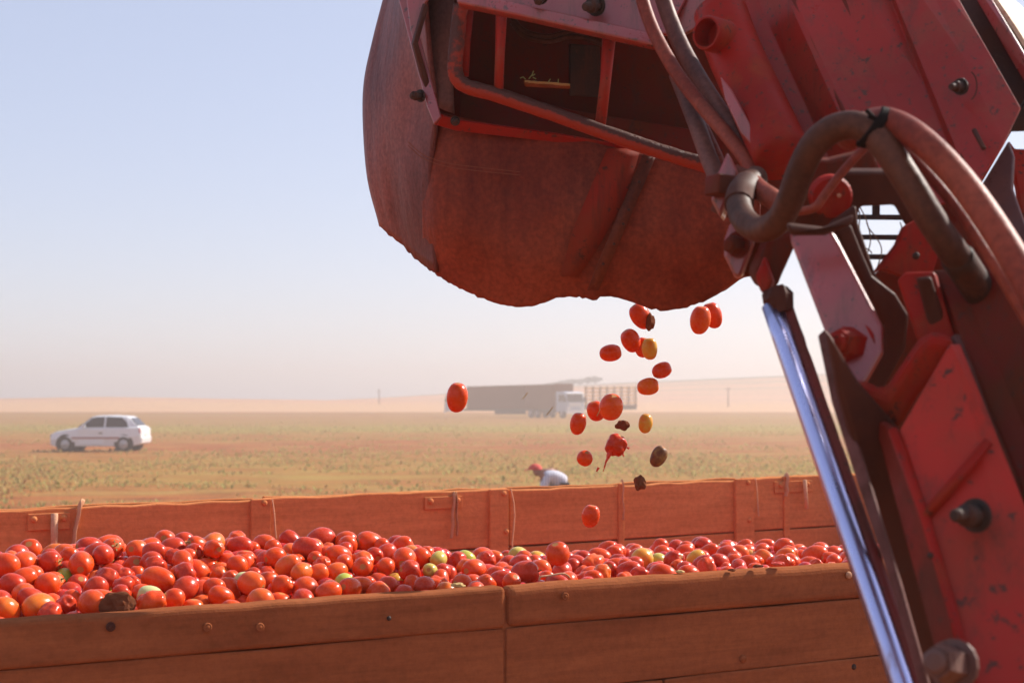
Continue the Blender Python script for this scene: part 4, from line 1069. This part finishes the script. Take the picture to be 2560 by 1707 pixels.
# ---- side flank, wrapping round the corner
HEM2 = [(935, 520), (950, 562), (975, 585), (1010, 612), (1035, 640), (1062, 662), (1090, 682)]
fl = [[(1060, -70, 4.6), (1000, 80, 4.6), (960, 230, 4.6), (965, 420, 4.55), (985, 560, 4.52)],
      [(985, -70, 4.44), (938, 100, 4.44), (912, 235, 4.44), (921, 430, 4.42), (952, 562, 4.40)],
      [(996, -70, 4.34), (958, 100, 4.34), (936, 240, 4.34), (944, 430, 4.33), (985, 592, 4.31)],
      [(1012, -70, 4.20), (994, 110, 4.21), (984, 250, 4.22), (982, 430, 4.25), (1022, 630, 4.24)],
      [(1035, -50, 4.08), (1036, 110, 4.10), (1040, 260, 4.12), (1026, 440, 4.15), (1058, 660, 4.17)],
      [(1062, -40, 3.99), (1075, 120, 4.0), (1092, 285, 4.02), (1080, 450, 4.06), (1092, 682, 4.1)]]
sheet('side_curtain', fl, SKIRTL, hv_, 8, 8, .012, .004, 8, 6, 'purple brown side flank of the chute', HEM2)
# corner angle iron and the plates on it
plate('corner_angle', [(985, -40), (1012, -40), (1040, 60), (1102, 292), (1085, 312), (1068, 268), (1010, 50)], 3.93, REDSHEEN, hv_, -.25, .35, .012)
plate('corner_angle', [(1100, 286), (1085, 312), (1140, 328), (1400, 358), (1600, 392), (1600, 372), (1400, 336), (1140, 300)], 3.97, RED, hv_, 0, -.25, .012)
plate('gusset_plate', [(1012, -30), (1098, -40), (1062, 10), (1034, 108), (1025, 70)], 3.90, REDSHEEN, hv_, -.2, .3, .012)
plate('gusset_lip', [(1062, 8), (1072, 20), (1046, 108), (1092, 268), (1076, 268), (1033, 110)], 3.89, GREASE, hv_, .3, 0, .02)
sheet('inner_flap', [[(1070, -40, 4.05), (1048, 90, 4.05), (1075, 240, 4.05)], [(1110, -40, 4.02), (1090, 100, 4.02), (1100, 270, 4.02)], [(1150, -40, 4.0), (1128, 100, 4.0), (1135, 285, 4.0)]], STRAPM, hv_, 6, 5, .008, .006, 3)
bolt(1051, 240, 3.9, .013, IRON, hv_, .03, -1.0, 0)
bolt(1138, 303, 3.9, .010, IRON, hv_, .02, 0, -.2)
# dark inside of the chute: back plate, roof, floor ledge
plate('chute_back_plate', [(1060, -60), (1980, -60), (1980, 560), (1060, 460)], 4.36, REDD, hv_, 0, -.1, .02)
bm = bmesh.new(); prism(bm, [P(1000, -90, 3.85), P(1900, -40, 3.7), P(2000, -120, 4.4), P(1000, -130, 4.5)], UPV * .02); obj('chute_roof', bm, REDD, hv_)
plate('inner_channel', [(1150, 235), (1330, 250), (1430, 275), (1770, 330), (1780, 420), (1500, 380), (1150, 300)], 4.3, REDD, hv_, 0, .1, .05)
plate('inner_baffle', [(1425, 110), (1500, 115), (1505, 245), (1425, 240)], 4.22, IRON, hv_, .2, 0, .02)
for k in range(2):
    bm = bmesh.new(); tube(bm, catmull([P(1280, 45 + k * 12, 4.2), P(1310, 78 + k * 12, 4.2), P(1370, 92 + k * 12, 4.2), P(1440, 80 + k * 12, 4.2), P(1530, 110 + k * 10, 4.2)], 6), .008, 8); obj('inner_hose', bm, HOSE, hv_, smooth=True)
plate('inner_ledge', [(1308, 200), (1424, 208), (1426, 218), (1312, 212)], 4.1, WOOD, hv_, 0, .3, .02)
# ---- guard frame of bent tube in front of the opening
gp = catmull([P(1152, 14, 3.86), P(1146, 60, 3.86), P(1140, 130, 3.85), P(1137, 172, 3.85), P(1146, 200, 3.85), P(1172, 218, 3.85), P(1250, 240, 3.84), P(1400, 291, 3.82), P(1550, 345, 3.80), P(1680, 388, 3.78), P(1800, 424, 3.76)], 7)
bm = bmesh.new(); tube(bm, gp, .0205, 16, jit=.0010); obj('guard_bar', bm, BARM, hv_, smooth=True)
for pts, r in ((((1254, 20), (1250, 130), (1246, 236)), .013), (((1523, 90), (1514, 200), (1500, 318)), .015)):
    bm = bmesh.new(); tube(bm, [P(x, y, 3.84) for x, y in pts], [r * 1.25, r, r], 12); obj('guard_rod', bm, REDM, hv_, smooth=True)
bm = bmesh.new(); tube(bm, [P(1166, 10, 3.9), P(1156, 110, 3.9), P(1152, 190, 3.9)], .022, 12); obj('guard_rod', bm, RED, hv_, smooth=True)
# ---- pinkish head plate over the opening with its ledge and bolts
plate('head_plate', [(1135, -90), (1140, -6), (1275, 8), (1620, 84), (1668, 86), (1760, -90)], 3.80, REDSHEEN, hv_, -.1, .42, .015)
plate('head_ledge', [(1140, -8), (1144, 8), (1300, 40), (1640, 116), (1640, 84), (1400, 32), (1270, 2), (1200, -12)], 3.74, REDSHEEN, hv_, -.1, .42, .03, .005)
plate('head_end_plate', [(1668, 86), (1700, 92), (1748, 66), (1790, -30), (1800, -90), (1758, -90)], 3.76, REDSHEEN, hv_, -.25, .25, .015)
bolt(1490, 14, 3.74, .021, IRON, hv_, .05, -.7, -.1, False); bolt(1352, -6, 3.74, .014, IRON, hv_, .03, -.3, -.4)
plate('paint_chip', [(1676, 20), (1700, 18), (1722, 34), (1690, 28)], 3.785, REDM, hv_, -.1, .42, .002, 0)
# seam strip with rivets and a patch that paints the red glow on the front curtain
def overcurtain(name, pts, wd, m, lift=.012):
    bm = bmesh.new(); L, R_ = [], []
    for (x, y, d), w_ in zip(pts, wd):
        L.append(P(x - w_, y, d - lift)); R_.append(P(x + w_, y, d - lift))
    L, R_ = catmull(L, 5), catmull(R_, 5)
    a = [bm.verts.new(p) for p in L]; b = [bm.verts.new(p) for p in R_]
    for i in range(len(a) - 1): bm.faces.new((a[i], b[i], b[i + 1], a[i + 1]))
    return obj(name, bm, m, hv_, smooth=True, solid=.003)
PATCH = painted('painted_red_glow', (.34, .020, .008), .6, .6, (.20, .042, .017), .1, 0, 6)
overcurtain('red_glow_patch', [(1560, 372, 3.945), (1520, 480, 3.925), (1470, 590, 3.93), (1425, 690, 3.98)], (42, 48, 42, 22), PATCH, .014)
overcurtain('seam_strip', [(1625, 386, 3.935), (1585, 480, 3.915), (1535, 600, 3.915), (1482, 725, 3.985)], (17, 17, 16, 14), rubber('brown_seam', (.07, .014, .006), (.15, .034, .014)), .018)
for x, y, d in ((1618, 405, 3.93), (1598, 455, 3.915), (1572, 525, 3.905), (1558, 560, 3.905), (1535, 610, 3.91), (1508, 660, 3.935)):
    bolt(x, y, d - .024, .004, IRON, hv_, .01, dome=True, name='rivet')
bm = bmesh.new()
for k in range(2):
    tube(bm, catmull([P(1020, 355 + k * 9, 4.06), P(1060, 388 + k * 9, 4.03), P(1120, 408 + k * 9, 3.99), P(1210, 420 + k * 9, 3.965), P(1300, 430 + k * 8, 3.955)], 8), .0012, 5)
obj('stitching', bm, plain('orange_thread', (.22, .055, .022), .8), hv_)

# ---- the two flat belts / hoses running down to the knuckle
def pipe(name, pts, r, m, flat=1.0, n=8, ns=14, parent=hv_, jit=0):
    bm = bmesh.new(); tube(bm, catmull([P(*p) for p in pts], n), r, ns, flat=flat, jit=jit); return obj(name, bm, m, parent, smooth=True)
pipe('belt_hose', [(1590, -60, 3.5), (1612, 20, 3.47), (1640, 92, 3.43), (1690, 180, 3.36), (1752, 262, 3.28), (1815, 335, 3.18), (1862, 395, 3.1), (1893, 450, 3.05), (1900, 478, 3.03)], .0165, HOSER)
pipe('belt_hose', [(1640, -60, 3.55), (1668, 30, 3.52), (1705, 120, 3.46), (1752, 205, 3.38), (1806, 290, 3.28), (1850, 360, 3.2), (1885, 420, 3.15)], .025, STRAPM, .8)
pipe('belt_hose', [(1694, 190, 3.5), (1716, 245, 3.44), (1742, 312, 3.36), (1770, 390, 3.27), (1798, 458, 3.2)], .022, STRAPM, .8)
pipe('belt_hose', [(1730, 262, 3.42), (1765, 330, 3.35), (1795, 395, 3.28), (1812, 440, 3.22)], .012, HOSER)
# ---- beam tube with its open end
def hollow(name, p0, p1, r, m, parent, wall=.006, ns=28):
    bm = bmesh.new(); ax = (p1 - p0).normalized(); a = ax.orthogonal().normalized(); b = ax.cross(a)
    def ring(c, rr): return [bm.verts.new(c + (a * math.cos(2 * math.pi * q / ns) + b * math.sin(2 * math.pi * q / ns)) * rr) for q in range(ns)]
    R_ = [ring(p1, r), ring(p0 + ax * .004, r), ring(p0, r - .002), ring(p0, r - wall), ring(p0 + ax * .12, r - wall)]
    for i in range(4):
        for q in range(ns): bm.faces.new((R_[i][q], R_[i][(q + 1) % ns], R_[i + 1][(q + 1) % ns], R_[i + 1][q]))
    bm.faces.new(R_[-1]); bm.faces.new(R_[0])
    o = obj(name, bm, m, parent, smooth=True)
    md = o.modifiers.new('es', 'EDGE_SPLIT'); md.split_angle = math.radians(50)
    return o
hollow('hinge_tube', P(1764, 82, 3.17), P(1850, 106, 3.26), .033, RED, hv_)
beam = catmull([P(1800, 30, 3.3), P(1835, 130, 3.24), P(1890, 250, 3.16), P(1960, 400, 3.05)], 6)
bm = bmesh.new(); tube(bm, beam, .062, 24); obj('boom_tube', bm, RED, hv_, smooth=True)
plate('boom_highlight', [(1800, 190), (1826, 222), (1908, 370), (1893, 378), (1852, 334), (1812, 250)], 3.08, REDSHEEN, hv_, -.3, .3, .012)  # pale plate standing in for the highlight on the tube's lower left
# ---- long folded side panels of the elevator
plate('elevator_back_panel', [(1800, -100), (2470, -100), (2610, 190), (2535, 320), (2430, 500), (2345, 660), (2262, 560), (2236, 505), (2120, 505), (2000, 450)], 3.46, REDD, hv_, .05, -.1, .01, ref=(2200, 250))
def fold(name, lines, m, parent, th=.006):
    """strips of bent sheet between fold lines given as (top px, py, d, bottom px, py, d)"""
    ex = .28 if 'elevator' in name or 'boom' in name or 'channel_gap' in name else 0   # runs on past the picture's top
    bm = bmesh.new(); a = [bm.verts.new(P(*l[:3]) + (P(*l[:3]) - P(*l[3:])) * ex) for l in lines]; mid = [bm.verts.new((P(*l[:3]) + P(*l[3:])) / 2) for l in lines]; b = [bm.verts.new(P(*l[3:])) for l in lines]
    for i in range(len(lines) - 1):
        bm.faces.new((a[i], a[i + 1], mid[i + 1], mid[i])); bm.faces.new((mid[i], mid[i + 1], b[i + 1], b[i]))
    return obj(name, bm, m, parent, solid=th, bevel=.004)
fold('elevator_side_panel', [(1800, -60, 3.42, 2040, 430, 3.12), (1868, -60, 3.40, 2092, 430, 3.10), (1945, -60, 3.30, 2165, 430, 3.0), (1960, -60, 3.29, 2185, 440, 2.99), (2085, -60, 3.27, 2330, 520, 2.95),
    (2205, -60, 3.24, 2425, 490, 2.90), (2216, -60, 3.20, 2436, 478, 2.865), (2226, -60, 3.198, 2444, 466, 2.863), (2310, -60, 3.18, 2510, 360, 2.86), (2362, -60, 3.175, 2552, 272, 2.90)], painted('gloss_red_panel', (.36, .015, .007), .35, .34, (.24, .05, .025), .3, .06), hv_)
for x0_, d0_, x1_, y1_, d1_ in ((1957, 3.29, 2180, 438, 2.985), (2083, 3.268, 2326, 518, 2.945), (2221, 3.199, 2440, 472, 2.86)):
    bm = bmesh.new(); tube(bm, [P(x0_ + (x1_ - x0_) * k / 9, -60 + (y1_ + 60) * k / 9, d0_ + (d1_ - d0_) * k / 9) for k in range(10)], [.0055 + .001 * math.sin(k * 2.3) for k in range(10)], 8); obj('weld_seam', bm, REDD, hv_, smooth=True)
fold('channel_gap', [(2365, -60, 3.32, 2540, 290, 3.06), (2455, -60, 3.30, 2640, 270, 3.04)], GREASE, hv_)
fold('elevator_edge_rail', [(2408, -60, 3.22, 2600, 270, 2.96), (2444, -60, 3.18, 2625, 240, 2.92)], REDSHEEN, hv_)
for x0_, y0_, x1_, y1_, d0, d1 in ((2290, 60, 2332, 138, 3.17, 3.1), (2435, 325, 2460, 372, 2.88, 2.84)):
    bm = bmesh.new(); tube(bm, [P(x0_, y0_, d0), P((x0_ + x1_) / 2, (y0_ + y1_) / 2, (d0 + d1) / 2), P(x1_, y1_, d1)], .005, 6); obj('weld_bead', bm, GREASE, hv_)
bolt(2402, 217, 2.93, .013, IRON, hv_, .035, -.8, 0, False)
bm = bmesh.new(); c0 = P(2420, 215, 2.93)
tube(bm, [c0 + (RGT * math.cos(a) * .6 + UPV * math.sin(a)) * .026 for a in [(-1.2 + .2 * q) for q in range(13)]], .0015, 5); obj('washer_scratch', bm, GREASE, hv_)
# sunlit outer lip with smeared tomato and dust
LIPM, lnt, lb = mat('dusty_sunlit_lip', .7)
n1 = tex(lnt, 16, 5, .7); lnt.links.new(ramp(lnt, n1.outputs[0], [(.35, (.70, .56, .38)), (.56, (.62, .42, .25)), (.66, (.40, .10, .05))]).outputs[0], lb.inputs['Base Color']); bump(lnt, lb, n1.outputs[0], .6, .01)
bm = bmesh.new(); q0 = P(2440, -75, 3.2); q1 = P(2640, 230, 2.95); qd = (q1 - q0).normalized(); nl = V(.62, -.45, .64); side = qd.cross(nl).normalized(); side = (side if side.x > 0 else -side) * .30
g = [[bm.verts.new(q0 + (q1 - q0) * (i / 8) + side * (-(k / 5)) * -1 + FWD * .006 * noise.noise((i * 1.7, k * 1.3, 0))) for k in range(6)] for i in range(9)]
for i in range(8):
    for k in range(5): bm.faces.new((g[i][k], g[i][k + 1], g[i + 1][k + 1], g[i + 1][k]))
obj('outer_lip', bm, LIPM, hv_, solid=.008)
# rear plates beyond the panel's lower end
plate('rear_plate', [(2556, 262), (2600, 200), (2640, 300), (2640, 326), (2525, 330), (2528, 318)], 3.02, IRON, hv_, .2, 0, .02)
plate('rear_plate', [(2524, 352), (2538, 372), (2660, 376), (2660, 640), (2600, 620), (2560, 560), (2535, 420)], 3.1, REDM, hv_, .3, .1, .02)
plate('rear_bracket', [(2430, 500), (2520, 352), (2534, 390), (2530, 470), (2590, 640), (2640, 900), (2600, 960), (2520, 720)], 2.96, GREY, hv_, -.25, .25, .015)
# ---- knuckle: brackets, nuts, clevis
def block(name, poly, d, mat_, tx, ty, th, bev=.006): return plate(name, poly, d, mat_, hv_, tx, ty, th, bev)
block('knuckle_bracket', [(1818, 378), (1841, 428), (1838, 446), (1800, 545), (1775, 496), (1786, 478), (1784, 452)], 2.86, REDSHEEN, -.15, .2, .05)
block('knuckle_cheek', [(1841, 428), (1880, 425), (1888, 460), (1862, 548), (1802, 545), (1838, 448)], 2.92, REDD, .4, -.2, .06)
bm = bmesh.new(); abox(bm, -.018, .018, -.02, .02, -.017, .017, Matrix.Translation(P(1800, 464, 2.84)) @ Matrix.Rotation(.5, 4, 'Z') @ Matrix.Rotation(.05, 4, 'Y')); obj('square_nut', bm, REDD, hv_, bevel=.003)
block('clevis_plate', [(1826, 553), (1840, 556), (1886, 600), (1852, 691), (1836, 692), (1810, 640), (1810, 598)], 2.76, REDSHEEN, -.1, .18, .03)
bolt(1846, 611, 2.75, .019, REDD, hv_, .03, -.75, -.05)
block('clevis_cheek', [(1886, 600), (1905, 560), (1960, 560), (1940, 640), (1895, 694), (1852, 692)], 2.80, REDD, .35, -.2, .05)
block('rod_end', [(1890, 672), (1922, 600), (1990, 575), (1990, 615), (1956, 690), (1946, 716), (1905, 722), (1886, 690)], 2.68, REDD, .3, -.1, .04)
block('rod_end', [(1886, 690), (1910, 636), (1930, 700), (1922, 730), (1902, 734)], 2.64, RED, -.2, .1, .03)
# ---- hydraulic rod
rp = [P(1917, 690, 2.66), P(1942, 760, 2.64), P(2036, 1000, 2.56), P(2170, 1380, 2.42), P(2276, 1707, 2.30), P(2330, 1880, 2.24)]
cyl = bpy.data.objects.new('hydraulic_cylinder', None); COL.objects.link(cyl); cyl.parent = hv_; cyl.location = rp[0] - wl(hv_); WLOC[cyl.name] = rp[0]
sidev = (RGT * .93 + UPV * .34).normalized()
bm = bmesh.new(); tube(bm, [rp[1] - sidev * .0085 + (rp[-1] - rp[1]) * (i / 12) for i in range(13)], .0190, 32); obj('piston_rod', bm, CHROME, cyl, smooth=True)
dr = (rp[-1] - rp[1]).normalized()
bm = bmesh.new(); tube(bm, [P(1938, 725, 2.645), P(1944, 745, 2.64), P(1957, 782, 2.635)], [.024, .028, .023], 16, jit=.004); obj('grease_collar', bm, GREASE, cyl)
bm = bmesh.new()
gpath = [rp[1] + (rp[-1] - rp[1]) * (i / 40) + sidev * .0135 + FWD * .004 for i in range(41)]
tube(bm, gpath, [.0125 + .0015 * noise.noise((i * .9, 0, 0)) for i in range(41)], 12, jit=.0004); obj('rod_reflection_strip', bm, painted('grimy_red_reflection', (.20, .028, .02), .5, .5, (.13, .05, .035), .3, .0), cyl, smooth=True)  # grimy strip; its red stands in for the machine's reflection in the rod
# ---- link plate with its big nut, and the dark plate behind
block('link_plate', [(1972, 575), (2080, 575), (2100, 610), (2205, 812), (2206, 880), (2160, 962), (2130, 962), (2062, 830), (1975, 602)], 2.46, REDSHEEN, -.2, .30, .016)
block('link_backing', [(2080, 560), (2128, 560), (2160, 640), (2182, 690), (2240, 735), (2274, 790), (2266, 872), (2205, 985), (2140, 968), (2165, 955), (2208, 880), (2206, 812), (2100, 610)], 2.54, GREASE, .25, -.15, .02)
bolt(2140, 862, 2.45, .030, RED, hv_, .055, -.75, .05)
block('knuckle_lip', [(1966, 562), (2060, 573), (2138, 540), (2128, 566), (2062, 591), (1976, 592)], 2.40, GREASE, .1, -.25, .02)
# ---- sky gap: dark frame and slats
block('gap_left_plate', [(2070, 562), (2140, 512), (2146, 560), (2190, 690), (2262, 770), (2230, 800), (2150, 690), (2095, 605)], 2.62, GREASE, .1, -.15, .02)
block('gap_frame', [(2085, 560), (2060, 520), (2100, 430), (2230, 430), (2300, 545), (2264, 566), (2236, 514), (2150, 518), (2140, 560), (2186, 684), (2160, 660), (2115, 575)], 2.72, GREASE, .1, -.3, .03)
for y, d in ((542, 3.0), (592, 3.0), (641, 3.0)):
    bm = bmesh.new(); box_pts(bm, [P(2110, y + 7, d), P(2290, y + 9, d), P(2290, y + 9, d + .03), P(2110, y + 7, d + .03), P(2110, y - 6, d), P(2290, y - 5, d), P(2290, y - 5, d + .03), P(2110, y - 6, d + .03)]); obj('grille_bar', bm, IRON, hv_)
bm = bmesh.new(); box_pts(bm, [P(2180, 540, 3.02), P(2200, 540, 3.02), P(2200, 540, 3.05), P(2180, 540, 3.05), P(2180, 505, 3.02), P(2200, 505, 3.02), P(2200, 505, 3.05), P(2180, 505, 3.05)]); obj('grille_bar', bm, IRON, hv_)
VINE = plain('dry_vine', (.16, .09, .05), .9)
tz = thing('dry_vine', P(2165, 525, 2.98), 'dry vine tangled in the slats of the small sky gap', 'vine')
for pts in (((2145, 520), (2150, 540), (2148, 565), (2152, 590), (2160, 615), (2172, 640)), ((2150, 518), (2164, 545), (2172, 570), (2186, 588), (2200, 610), (2204, 630), (2196, 660), (2190, 675)), ((2166, 555), (2174, 580), (2176, 605), (2170, 630)), ((2160, 618), (2174, 626), (2180, 634)), ((2250, 555), (2254, 570), (2248, 588))):
    bm = bmesh.new(); tube(bm, catmull([P(x, y, 2.97) for x, y in pts], 4), .0013, 5); obj('vine_stem', bm, VINE, tz)
block('gap_side_plate', [(2264, 566), (2300, 545), (2345, 640), (2330, 690), (2250, 690), (2206, 672), (2188, 684), (2245, 610)], 2.66, RED, .25, .05, .03)
# ---- lug plate behind the hoses
block('lug_plate', [(2000, 520), (1995, 470), (2030, 400), (2075, 400), (2180, 375), (2200, 420), (2140, 540), (2060, 575), (1985, 575), (1960, 560)], 2.80, REDD, .2, -.2, .03)
bm = bmesh.new(); tube(bm, catmull([P(2176, 358, 2.6), P(2140, 392, 2.6), P(2098, 440, 2.6), P(2060, 490, 2.6), (P(2036, 520, 2.6)), P(1990, 530, 2.62)], 6), .008, 10); obj('thin_red_hose', bm, HOSER, hv_, smooth=True)
bm = bmesh.new(); oo, nn_ = plane_at(2078, 492, 2.66, .1, -.1); aa = nn_.orthogonal().normalized(); bb = nn_.cross(aa)
prof = [(.034, -.03), (.034, 0), (.030, .006), (.006, .008), (.005, .006)]; RR = [[bm.verts.new(oo + nn_ * z_ + (aa * math.cos(q * math.pi / 12) + bb * math.sin(q * math.pi / 12)) * r_) for q in range(24)] for r_, z_ in prof]
for i in range(4):
    for q in range(24): bm.faces.new((RR[i][q], RR[i][(q + 1) % 24], RR[i + 1][(q + 1) % 24], RR[i + 1][q]))
bm.faces.new(RR[-1]); obj('lug_boss', bm, RED, hv_, bevel=.002)
bolt(2098, 489, 2.645, .004, STRAPT, hv_, .008, dome=True, name='grease_nipple')
# ---- thick hydraulic hoses with the cable tie
pipe('hydraulic_hose', [(1890, 445, 2.86), (1862, 470, 2.78), (1848, 510, 2.72), (1862, 552, 2.66), (1902, 574, 2.6), (1945, 552, 2.54), (1975, 500, 2.5), (2000, 430, 2.47), (2035, 362, 2.44), (2085, 322, 2.42), (2140, 314, 2.4), (2185, 336, 2.38), (2225, 385, 2.36), (2280, 470, 2.34), (2335, 560, 2.33), (2390, 640, 2.34), (2450, 730, 2.4), (2500, 800, 2.5)], .0245, HOSE, 1, 8, 18)
pipe('hydraulic_hose', [(2120, 345, 2.55), (2160, 315, 2.46), (2205, 302, 2.4), (2255, 318, 2.36), (2320, 366, 2.31), (2400, 450, 2.26), (2480, 560, 2.2), (2560, 690, 2.14), (2640, 840, 2.08)], .0235, HOSER, 1, 8, 18)
pipe('thin_red_hose', [(2245, 362, 2.42), (2310, 425, 2.38), (2390, 520, 2.34), (2470, 640, 2.3), (2560, 790, 2.26), (2640, 930, 2.22)], .009, HOSER, 1, 8, 12)
pipe('hose_stub', [(1885, 462, 2.8), (1905, 480, 2.76), (1935, 500, 2.72), (1960, 520, 2.7)], .02, HOSER)
for pts, r_ in ((((1868, 462, 2.79), (1852, 486, 2.75), (1847, 512, 2.72)), .0285), (((2392, 642, 2.34), (2420, 684, 2.37), (2450, 730, 2.4)), .0275)):
    pipe('hose_ferrule', list(pts), r_, IRON if r_ < .028 else GREASE)
TIE = plain('black_cable_tie', (.012, .007, .006), .8, 0, .1)
bm = bmesh.new()
for k in range(3):
    c = P(2178 + k * 7, 322 + k * 2, 2.385); ax = (RGT * .8 - UPV * .55).normalized(); b1 = (UPV * .8 + RGT * .55).normalized()
    tube(bm, [c + (b1 * math.cos(q * math.pi / 8) * 1.35 - FWD * math.sin(q * math.pi / 8)) * .023 + UPV * .003 for q in range(17)], .0045, 7)
tube(bm, catmull([P(2170, 290, 2.36), P(2188, 296, 2.36), P(2200, 306, 2.36), P(2215, 302, 2.36), P(2240, 296, 2.36)], 4), .004, 6)
tube(bm, catmull([P(2165, 275, 2.36), P(2176, 286, 2.36), P(2190, 300, 2.36)], 4), .004, 6)
obj('cable_tie', bm, TIE, hv_, smooth=True)
bm = bmesh.new(); tube(bm, catmull([P(1866, 458, 2.8), P(1885, 462, 2.79), P(1905, 455, 2.79), P(1912, 450, 2.79)], 4), .006, 6); tube(bm, catmull([P(1878, 455, 2.79), P(1884, 470, 2.78), P(1877, 490, 2.78)], 4), .005, 6); obj('cable_tie', bm, TIE, hv_, smooth=True)
# ---- lower arm
block('arm_edge_strip', [(2043, 838), (2060, 822), (2080, 846), (2108, 990), (2176, 1212), (2252, 1460), (2345, 1790), (2318, 1790), (2228, 1465), (2144, 1212), (2078, 1005)], 2.30, RUSTEDGE, -.35, .15, .012, .003)
block('arm_web', [(2076, 836), (2150, 955), (2215, 1030), (2300, 1130), (2480, 1790), (2338, 1790), (2246, 1460), (2170, 1212), (2102, 985)], 2.36, GREASE, .5, -.3, .02)
block('arm_saddle', [(2150, 960), (2215, 985), (2300, 860), (2330, 840), (2386, 850), (2385, 905), (2300, 990), (2250, 1075), (2180, 1062)], 2.33, RED, .1, -.35, .03, .01)
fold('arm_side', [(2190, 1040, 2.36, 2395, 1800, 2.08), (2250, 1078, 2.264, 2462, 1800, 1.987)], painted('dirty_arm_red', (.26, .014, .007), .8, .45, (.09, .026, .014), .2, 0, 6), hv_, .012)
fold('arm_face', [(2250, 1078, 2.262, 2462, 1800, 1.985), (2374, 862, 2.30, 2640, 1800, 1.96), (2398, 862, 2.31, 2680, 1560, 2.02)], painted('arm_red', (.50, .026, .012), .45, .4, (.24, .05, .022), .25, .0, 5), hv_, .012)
bm = bmesh.new(); tube(bm, [P(2312, 1292, 2.16), P(2390, 1200, 2.165), P(2472, 1104, 2.17)], .0085, 10); obj('weld_rib', bm, RED, hv_, smooth=True)
bm = bmesh.new(); tube(bm, [P(2232, 1075, 2.245), P(2312, 1292, 2.16), P(2380, 1520, 2.07), P(2440, 1760, 1.98)], .008, 10); obj('corner_bead', bm, RED, hv_, smooth=True)
plate('arm_back_plate', [(2180, 690), (2210, 668), (2262, 560), (2345, 630), (2430, 490), (2660, 700), (2660, 1500), (2420, 1180), (2260, 1150), (2200, 1020), (2165, 930), (2190, 800)], 2.8, REDD, hv_, -.1, -.15, .01, ref=(2400, 850))
fold('arm_channel', [(2322, 680, 2.52, 2580, 1340, 2.2), (2345, 676, 2.46, 2600, 1320, 2.14), (2392, 676, 2.45, 2660, 1290, 2.13), (2480, 600, 2.42, 2760, 1200, 2.08)], REDD, hv_, .01)
bm = bmesh.new(); tube(bm, [P(2388, 842, 2.33), P(2470, 1060, 2.24), P(2590, 1400, 2.1)], .008, 8); obj('corner_bead', bm, RUSTEDGE, hv_, smooth=True)
# U bracket with its dark slot
block('slot_bracket', [(2242, 700), (2262, 680), (2335, 678), (2392, 852), (2380, 862), (2310, 862), (2290, 845)], 2.42, RED, -.15, .1, .03, .006)
block('slot_hole', [(2290, 696), (2328, 692), (2376, 838), (2330, 845)], 2.405, GREASE, .1, -.3, .01)
bolt(2440, 1288, 2.10, .019, IRON, hv_, .05, -.9, 0, False)
bolt(2385, 1662, 1.97, .027, NUT, hv_, .05, -.65, .12)
bolt(2326, 1388, 2.10, .005, IRON, hv_, .01, dome=True, name='rivet')
bolt(2290, 640, 2.60, .007, IRON, hv_, .01, dome=True, name='rivet')
# dry stalks caught on the chute ledge
sk = thing('dry_stalk', P(1366, 206, 4.05), 'sunlit dry stalk with a small green sprig lying in the chute opening', 'stalk')
bm = bmesh.new(); tube(bm, catmull([P(1312, 203, 4.03), P(1335, 206, 4.03), P(1380, 209, 4.03), P(1425, 213, 4.03)], 4), .0032, 7, jit=.0012); obj('stem', bm, STALK, sk)
SPRIG = plain('green_sprig', (.30, .32, .10), .7)
for pts in (((1322, 198), (1330, 188), (1334, 178)), ((1330, 190), (1338, 186)), ((1332, 194), (1340, 198)), ((1370, 207), (1376, 198)), ((1395, 208), (1396, 198)), ((1300, 196), (1308, 193), (1314, 199))):
    bm = bmesh.new(); tube(bm, [P(x, y, 4.02) for x, y in pts], .0016, 5); obj('sprig', bm, SPRIG, sk)

# the elevator goes on to the right, towards the harvester
plate('rear_frame_panel', [(2590, 420), (2760, 380), (3060, 480), (3060, 2300), (2470, 2300), (2560, 1420)], 2.75, REDD, hv_, .1, -.1, .04, .01, ref=(2800, 1300))
for y0, y1 in ((560, 600), (1000, 1050), (1500, 1560)):
    plate('frame_rib', [(2640, y0), (3040, y0 - 40), (3040, y1 - 40), (2640, y1)], 2.66, RED, hv_, .1, -.1, .03, .006, ref=(2800, 1300))
